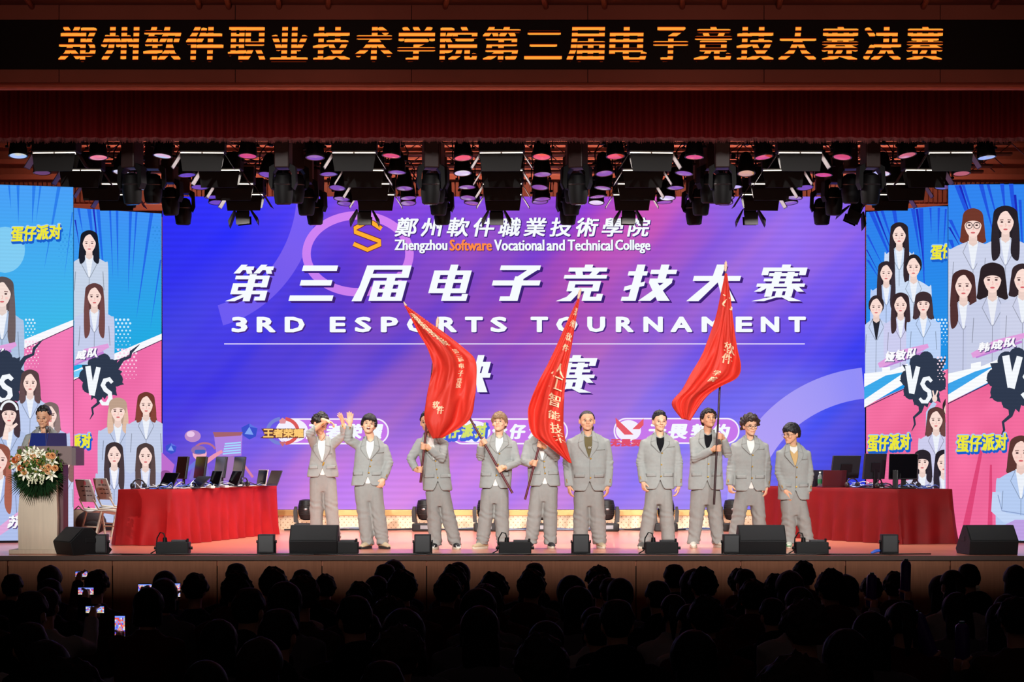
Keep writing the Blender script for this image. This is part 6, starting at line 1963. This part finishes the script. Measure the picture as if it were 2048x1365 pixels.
# soft lights with barn doors and two bright tubes
tube_m = mat('fluorescent_tube', (255, 246, 228), emit=3.0)
door_m = mat('barn_door', (20, 18, 17), 0.6, spec=0.25)
door_w = mat('barn_door_inside', (96, 92, 92), 0.5)
def soft_light():
    t = thing('soft_light', 'x', 'stage light')
    g = MB(); g.bbox((-.30, -.08, .02), (.30, .22, .26), .012); g.build('housing', can_m, t)
    g = MB(); g.box((-.27, -.06, .012), (.27, .20, .02)); g.build('reflector', mat('reflector', (110, 108, 104), 0.3), t)
    for q in (-1, 1):
        g = MB(); g.cyl((q * .285, -.045, -.006), (q * .012, -.045, -.006), .014, n=10); g.build('tube', tube_m, t, smooth=60)
    g = MB(); g.add([(-.21, -.085, .0), (.21, -.085, .0), (.28, -.10, -.25), (-.26, -.10, -.25)], [(0, 1, 2, 3)])
    g = MB()
    g.prism([(-.27, .0), (.27, .0), (.23, -.17), (-.23, -.17)], .215, .222); g.build('rear_door', door_m, t)
    g = MB()
    g.prism([(-.29, -.012), (.29, -.012), (.255, -.25), (-.255, -.25)], -.075, -.068, 0, Matrix.Rotation(R(-2), 4, 'X')); g.build('front_door', door_m, t)
    for q in (-1, 1):
        M_ = Matrix.Translation((q * .295, .07, 0)) @ Matrix.Rotation(R(q * -32), 4, 'Y')
        g = MB(); g.prism([(-.003, -.22), (.003, -.22), (.003, .0), (-.003, .0)], -.12, .13, 0, M_); d_ = g.build('side_door', door_m, t)
        g = MB(); g.prism([(-.0045 if q > 0 else .0032, -.21), (-.0032 if q > 0 else .0045, -.21), (-.0032 if q > 0 else .0045, -.01), (-.0045 if q > 0 else .0032, -.01)], -.11, .12, 0, M_); g.build('lining', door_w, d_)
    for q in (-1, 1):
        g = MB(); g.tube([(q * .31, .07, .14), (q * .32, .07, .36), (q * .04, .07, .44)], .010, 6); g.build('yoke', can_m, t, smooth=60)
    g = MB(); g.bbox((-.03, .03, .42), (.03, .11, .50), .006); g.build('clamp', can_m, t)
    return t
SXS = [-6.08, -4.12, -2.10, -.14, 1.85, 3.83, 5.83]
p0 = None
for r_, D in enumerate(ROWS[:4]):
    for i, x in enumerate(SXS):
        t = soft_light() if p0 is None else copy_tree(p0)
        p0 = p0 or t
        t.location = (x, D, RIGZ + .02); t.rotation_euler = (0, 0, R(((i * 5 + r_ * 3) % 7 - 3) * 1.2))
        tag(t, 'soft light with white tubes, %s from lectern side, %s lighting bar' % (ORD[i], BAR[r_]), 'stage light', 'soft lights with barn doors')

# hanging moving heads
mhr = mat('moving_head_brown', (44, 26, 24), 0.5, spec=0.3)
def hang_head():
    t = thing('moving_head_light', 'x', 'stage light')
    g = MB(); g.bbox((-.10, -.10, .04), (.10, .16, .42), .015); g.build('base', mhr, t)
    for q in (-1, 1):
        g = MB(); g.prism([(q * .10, .10), (q * .175, .06), (q * .185, -.16), (q * .15, -.24), (q * .13, -.22), (q * .125, -.02), (q * .08, .04)], -.05, .09); g.build('yoke_arm', can_m, t)
    g = MB(); g.lathe([(.05, -.02), (.10, -.05), (.13, -.14), (.13, -.30), (.112, -.42), (.085, -.44)], 20, Matrix.Rotation(R(6), 4, 'X') ); h_ = g.build('head', can_m, t, smooth=40)
    g = MB(); g.lathe([(.001, -.441), (.083, -.441)], 20, Matrix.Rotation(R(6), 4, 'X'), cap=False); g.build('lens', mat('lens_glass', (60, 60, 70), 0.05), h_)
    g = MB(); g.lathe([(.131, -.16), (.136, -.17), (.131, -.18)], 20, Matrix.Rotation(R(6), 4, 'X'), cap=False); g.build('ring', rim_m, h_)
    for q in (-1, 1):
        g = MB(); g.bbox((q * .07 - .02, .0, .40), (q * .07 + .02, .06, .50), .005); g.build('clamp', can_m, t)
    return t
MXS = [-5.07, -3.05, -1.08, .87, 2.80, 4.78]
p1 = None
for r_, D in enumerate(ROWS[:4]):
    for i, x in enumerate(MXS):
        t = hang_head() if p1 is None else copy_tree(p1)
        p1 = p1 or t
        t.location = (x, D, RIGZ - (.0 if r_ else .22)); t.rotation_euler = (0, 0, R(((i * 3 + r_ * 5) % 9 - 4) * 5))
        if not r_:
            g = MB(); g.bbox((-.05, -.05, .40), (.05, .05, .72), .01); g.build('drop_bracket', can_m, t)
        tag(t, 'hanging black moving head light, %s from lectern side, %s lighting bar' % (ORD[i], BAR[r_]), 'stage light', 'moving heads hanging from the bars')

# spotlights with barn doors hanging lowest, against the top of the LED wall
def profile_spot():
    t = thing('barn_door_spotlight', 'x', 'stage light')
    M_ = Matrix.Rotation(R(-14), 4, 'X')
    g = MB(); g.lathe([(.10, -.16), (.105, .0), (.10, .18), (.07, .26)], 18, M_); b = g.build('barrel', can_m, t, smooth=40)
    g = MB(); g.lathe([(.001, -.161), (.098, -.161)], 18, M_, cap=False); g.build('lens', mat('lens_glass', (60, 60, 70), 0.05), b)
    g = MB(); g.prism([(-.11, -.165), (.11, -.165), (.105, -.37), (-.105, -.37)], -.12, -.113, 0, M_); g.build('front_door', door_m, t)
    g = MB(); g.prism([(-.11, -.165), (.11, -.165), (.105, -.30), (-.105, -.30)], .11, .117, 0, M_); g.build('rear_door', door_m, t)
    for q in (-1, 1):
        g = MB(); g.prism([(q * .11, -.10), (q * .13, -.10), (q * .235, -.27), (q * .225, -.36), (q * .17, -.24)], -.08, .06, 0, M_); g.build('side_door', door_m, t)
    for q in (-1, 1):
        g = MB(); g.tube([(q * .11, 0, .05), (q * .12, 0, .30), (0, 0, .40)], .010, 6); g.build('yoke', can_m, t, smooth=60)
    g = MB(); g.bbox((-.03, -.04, .38), (.03, .04, .66), .006); g.build('clamp', can_m, t)
    return t
p2 = None
for i, px in enumerate((485, 730, 993, 1257, 1500, 1715)):
    D = 31.3
    t = profile_spot() if p2 is None else copy_tree(p2)
    p2 = p2 or t
    t.location = (X(px, D), D, RIGZ - .05); t.rotation_euler = (R((0, 2, 3, -1, 2, 0)[i]), R((-6, 0, 0, 2, 0, 24)[i]), 0)
    tag(t, 'lowest hanging spotlight with spread barn doors, %s from lectern side' % ORD[i], 'stage light', 'barn door spotlights in front of the LED wall')

# ================================================================ the audience, seen from behind in the dark
def aud_parts(style, hair_seed, up=None, wide=1.0, lean=0.0, hood=False):
    """meshes of one seated spectator, back to the camera; up: list of (side, hand point, axis) for raised arms"""
    Mh = Matrix.Translation((lean * .5, .06 + .0, 1.095)) @ Matrix.Rotation(R(180 + 8 * lean), 4, 'Z') @ Matrix.Rotation(R(4), 4, 'X')
    b = MB(); head_geo(b, Mh @ Matrix.Translation((0, 0, .005)) @ Matrix.Scale(.95, 4))
    capsule(b, [Vector((0, 0, .95)), Vector((lean * .3, .03, 1.08)), Mh @ Vector((0, .014, .05))], [.062, .054, .053], 14)
    capsule(b, [Vector((0, -.02, .52)), Vector((0, -.05, .75)), Vector((0, -.01, .95))], [.11, .10, .085], 14)
    capsule(b, [Vector((-.13, -.01, .955)), Vector((.13, -.01, .955))], [.034, .034], 12)
    j = MB()
    j.rings([ellring((0, .0 + c, z), w * wide, d, 26) for z, w, d, c in ((.47, .19, .14, -.03), (.60, .185, .14, -.05), (.78, .20, .14, -.05), (.92, .205, .13, -.02), (1.0, .17, .10, -.0), (1.035, .10, .08, .01), (1.07, .075, .075, .02))])
    for q in (-1, 1):
        S0 = Vector((q * .185 * wide, -.01, .965))
        hit = [u for u in (up or []) if u[0] == q]
        if hit:
            hp = Vector(hit[0][1]); E = S0.lerp(hp, .5) + Vector((q * .03, .0, -.13))
            Wp = grip_geo(b, E, hp, hit[0][2], hit[0][3] if len(hit[0]) > 3 else .03, front=Vector((0, 1, 0)))
        else:
            E = Vector((q * .205 * wide, .06, .70)); Wp = Vector((q * .13, .30, .62))
            hand_geo(b, Wp, (-q * .3, 1, -.1), (0, -.1, -1), .3, -q)
        capsule(b, [S0 + Vector((-q * .02, 0, -.01)), E, Wp], [.030, .032, .027], 10)
        j.tube([S0 + Vector((-q * .03, 0, 0)), S0, E, E.lerp(Wp, .9)], [.06, .072, .06, .048], 14)
        H, K, A = Vector((q * .10, .0, .52)), Vector((q * .12, .42, .50)), Vector((q * .12, .45, .07))
        capsule(b, [H, K, A], [.08, .06, .045], 12)
        b.ball(A + Vector((0, .06, -.03)), (.05, .13, .042), 12, 8)
    if hood:
        j.ball((0, -.09, 1.03), (.14, .07, .10), 14, 9)
    body = voxel(b, .011, 2, .4)
    jack = voxel(j, .015, 3, .5)
    sd = Vector((hair_seed, 3, 1))
    wrinkle(jack, lambda p: .008 * noise.noise(sd + p * 7) + .004 * noise.noise(sd + p * 18))
    h = MB(); hair_geo(h, Mh, {'ponytail': 'tied', 'bob': 'bowl'}.get(style, style), 1.09, hair_seed)
    if style == 'long':
        h.rings([ellring(Mh @ Vector((0, .06 + y, z)), w, d, 18) for z, w, d, y in ((.16, .07, .05, 0), (.08, .092, .062, .0), (-.02, .10, .055, .01), (-.12, .092, .045, .02), (-.20, .06, .03, .03))])
    if style == 'bob':
        h.rings([ellring(Mh @ Vector((0, .035, z)), w, d, 18) for z, w, d in ((.17, .08, .07), (.06, .098, .078), (.0, .098, .072), (-.015, .08, .05))])
    if style == 'ponytail':
        h.tube([Mh @ Vector((0, .12, .15)), Mh @ Vector((0, .17, .08)), Mh @ Vector((0, .14, -.08))], [.03, .035, .010], 10)
    hair = voxel(h, .010, 1, .4)
    return body, jack, hair

AUD_H = {'short': 'short dark hair', 'long': 'long loose hair', 'bob': 'bobbed hair', 'ponytail': 'a ponytail', 'messy': 'tousled hair', 'curly': 'curly hair'}
AUD_C = [('black', (20, 20, 24)), ('grey', (92, 90, 96)), ('navy', (26, 30, 52)), ('white', (170, 166, 164)), ('dark red', (74, 26, 28)), ('brown', (70, 52, 40))]
hair_dark = [mat('aud_hair_black', (14, 12, 13), 0.6, spec=0.25), mat('aud_hair_brown', (44, 28, 24), 0.6, spec=0.25)]
def set_mats(meshes, c, hm):
    body, jack, hair = meshes
    body.materials.append(skin_mat(1)); hair.materials.append(hm)
    jack.materials.append(mat('aud_top_' + c[0].replace(' ', '_'), c[1], .9, spec=.1))
styles = ['short', 'long', 'bob', 'ponytail', 'messy', 'curly']
arche = []
for i, st in enumerate(styles):
    c = AUD_C[i]
    ms = aud_parts(st, 40 + i, wide=(1.08 if st in ('short', 'messy') else .95), hood=(i % 2 == 0))
    set_mats(ms, c, hair_dark[1 if st in ('curly', 'bob') else 0])
    arche.append((st, c, ms))
proto_a = {}
def spectator(k, x, D, label, sc_=1.0, rz=0.0):
    st, c, ms = arche[k]
    if k not in proto_a:
        t = thing('spectator', 'x', 'person')
        for nm, me in zip(('body', 'jacket', 'hair'), ms):
            link(nm, me, t, 180)
        proto_a[k] = t
    else:
        t = copy_tree(proto_a[k])
    t.location = (x, D, floor_z(D)); t.scale = (sc_, sc_, sc_); t.rotation_euler = (0, 0, rz)
    return tag(t, label, 'person', 'seated spectators in the dark hall')

# those who hold up a phone or an inflatable stick
HOLD = []
KEEP = []      # what stays in sight between the heads: column, lowest row in view, distance, half width
def phone(label, at, w, h, seed):
    t = thing('phone', label, 'phone', at, 0, 'lit phones held up in the hall')
    g = MB(); g.bbox((-w / 2, -.004, -h / 2), (w / 2, .004, h / 2), .003); b = g.build('case', black_m, t)
    g = MB(); rg = random.Random(seed)
    nx_, nz = (12, 7) if w > h else (7, 12)
    pal = [(120, 150, 255), (250, 130, 120), (240, 235, 225), (90, 80, 240), (235, 90, 80), (150, 180, 240), (200, 190, 150)]
    for a in range(nx_):
        for c_ in range(nz):
            x0, x1 = lerp(-w / 2 + .004, w / 2 - .004, a / nx_), lerp(-w / 2 + .004, w / 2 - .004, (a + 1) / nx_)
            z0, z1 = lerp(-h / 2 + .006, h / 2 - .006, c_ / nz), lerp(-h / 2 + .006, h / 2 - .006, (c_ + 1) / nz)
            pick = (c_ == nz - 1 and pal[0]) or (c_ == 0 and pal[2 if rg.random() < .6 else 6]) or pal[rg.randrange(len(pal))]
            g.add([(x0, -.0055, z0), (x1, -.0055, z0), (x1, -.0055, z1), (x0, -.0055, z1)], [(0, 1, 2, 3)], 0, lin(pick))
    g.build('screen', led_mat('phone_picture', strength=1.0), b, fix=False)
    return t
ROWD = [17.6 - .92 * k for k in range(14)]
for n_, (px, py, row, w, h, s_, lab) in enumerate(((172, 1183, 3, .125, .064, -.20, 'landscape lit phone held below the lectern, above two others'), (290, 1177, 3, .11, .07, .20, 'lit phone held up in the hall below the crowded red table'), (354, 1181, 2, .062, .12, .20, 'upright lit phone farthest along from the lectern'), (190, 1220, 5, .13, .055, -.25, 'small landscape lit phone held lower, between the lectern phone and the brightest phone'), (240, 1254, 5, .075, .155, .25, 'brightest upright lit phone, lowest of those held in the hall'), (163, 1149, 1, .11, .055, .2, 'dim phone held highest against the stage front'))):
    D = ROWD[row] + .38
    at = P(px, py, D)
    x = at.x + s_
    fz = floor_z(ROWD[row])
    loc = Vector((x, ROWD[row], fz))
    q = -1 if s_ > 0 else 1
    hp = at - loc + Vector((0, .012, -h / 2 + .01))
    ms = aud_parts(styles[(n_ * 2) % 6], 60 + n_, up=[(q, hp, (0, 0, 1), .018)])
    c = AUD_C[n_ % 6]
    set_mats(ms, c, hair_dark[n_ % 2])
    t = thing('spectator', 'spectator raising a phone, %s' % lab.replace('lit phone', 'one').replace('phone held', 'one held'), 'person', loc, 0, 'seated spectators in the dark hall')
    t['label'] = 'spectator with %s holding up the %s' % (AUD_H[styles[(n_ * 2) % 6]], ('upper landscape phone below the lectern', 'phone below the crowded table', 'upright phone farthest from the lectern', 'small landscape phone', 'brightest upright phone', 'dim highest phone')[n_])
    for nm, me in zip(('body', 'jacket', 'hair'), ms):
        link(nm, me, t, 180)
    phone(lab, at, w, h, n_ + 3)
    HOLD.append((row, x))
    KEEP.append((px, py + h * F / D / 2, D, w * F / D / 2))
stick_m = mat('inflated_purple', (84, 40, 150), 0.22, spec=.6)
for n_, (px0, py0, px1, py1, row, lab) in enumerate(((1810, 1200, 1812, 1121, 2, 'upright purple inflatable cheering stick against the stage front'), (1742, 1215, 1744, 1148, 2, 'purple inflatable stick whose tip shows behind a head, near the upright stick'), (1872, 1335, 1832, 1226, 7, 'leaning purple inflatable stick with teal cap in the crowd'), (1926, 1340, 1924, 1246, 7, 'upright dark purple stick with teal cap, beside the leaning stick'))):
    D = ROWD[row] + .30
    a, b_ = P(px0, py0, D), P(px1, py1, D)
    t = thing('cheering_stick', lab, 'balloon stick', a, 0, 'purple inflatable sticks')
    d = b_ - a; L = d.length
    g = MB(); g.tube([d * k for k in (-.02, .0, .05, .12, .88, .95, 1.0)], [.006, .022, .036, .042, .042, .034, .010], 14); g.build('tube', stick_m, t, smooth=60)
    g = MB(); g.tube([d * .97, d * 1.03], [.02, .016], 10); g.build('cap', mat('teal_cap', (40, 150, 140), .4), t)
    s_ = (.24, -.24, -.24, .24)[n_]
    loc = Vector((a.x + s_, ROWD[row], floor_z(ROWD[row])))
    q = -1 if s_ > 0 else 1
    ms = aud_parts(styles[(n_ + 1) % 6], 80 + n_, up=[(q, a - loc + d * .10, tuple(d), .036)])
    set_mats(ms, AUD_C[(n_ + 2) % 6], hair_dark[0])
    t2 = thing('spectator', 'spectator with %s holding up the %s' % (AUD_H[styles[(n_ + 1) % 6]], ('upright stick against the stage front', 'half hidden purple stick', 'leaning purple stick', 'dark upright stick in the crowd')[n_]), 'person', loc, 0, 'seated spectators in the dark hall')
    for nm, me in zip(('body', 'jacket', 'hair'), ms):
        link(nm, me, t2, 180)
    HOLD.append((row, loc.x))
    KEEP.append(((px0 + 2 * px1) / 3, lerp(py1, py0, .35), D, 8))
ar = random.Random(12)
for row, D in enumerate(ROWD):
    half = .257 * D + .35
    n = int(2 * half / .60)
    cnt = 0
    for i in range(n):
        x = -half + (i + .5) * 2 * half / n + ar.uniform(-.035, .035) + (.14 if row % 2 else -.14)
        if ar.random() < (.26 if row == 0 else .07): continue
        if any(r_ == row and abs(x - hx) < .56 for r_, hx in HOLD): continue
        sx = 1024 + x * F / D; fz = floor_z(D); blocked = False
        for vx, vy, vd, vh in KEEP:
            if D < vd - .2 and ((vy > HZ + (CZ - fz - 1.42) * F / D and abs(sx - vx) < .15 * F / D + vh) or (vy > HZ + (CZ - fz - 1.10) * F / D and abs(sx - vx) < .27 * F / D + vh)): blocked = True
        if blocked: continue
        k = ar.choice([0, 1, 1, 2, 3, 4, 4, 5, 0])
        st, c, _ = arche[k]
        rowname = 'row nearest the stage' if row == 0 else '%s row from the stage' % ORD[row]
        spectator(k, x, D + ar.uniform(-.08, .08), '%s spectator from lectern side, %s, %s, %s top' % (ORD[cnt], rowname, AUD_H[st], c[0]), ar.uniform(.94, 1.06), R(ar.uniform(-16, 16)))
        cnt += 1
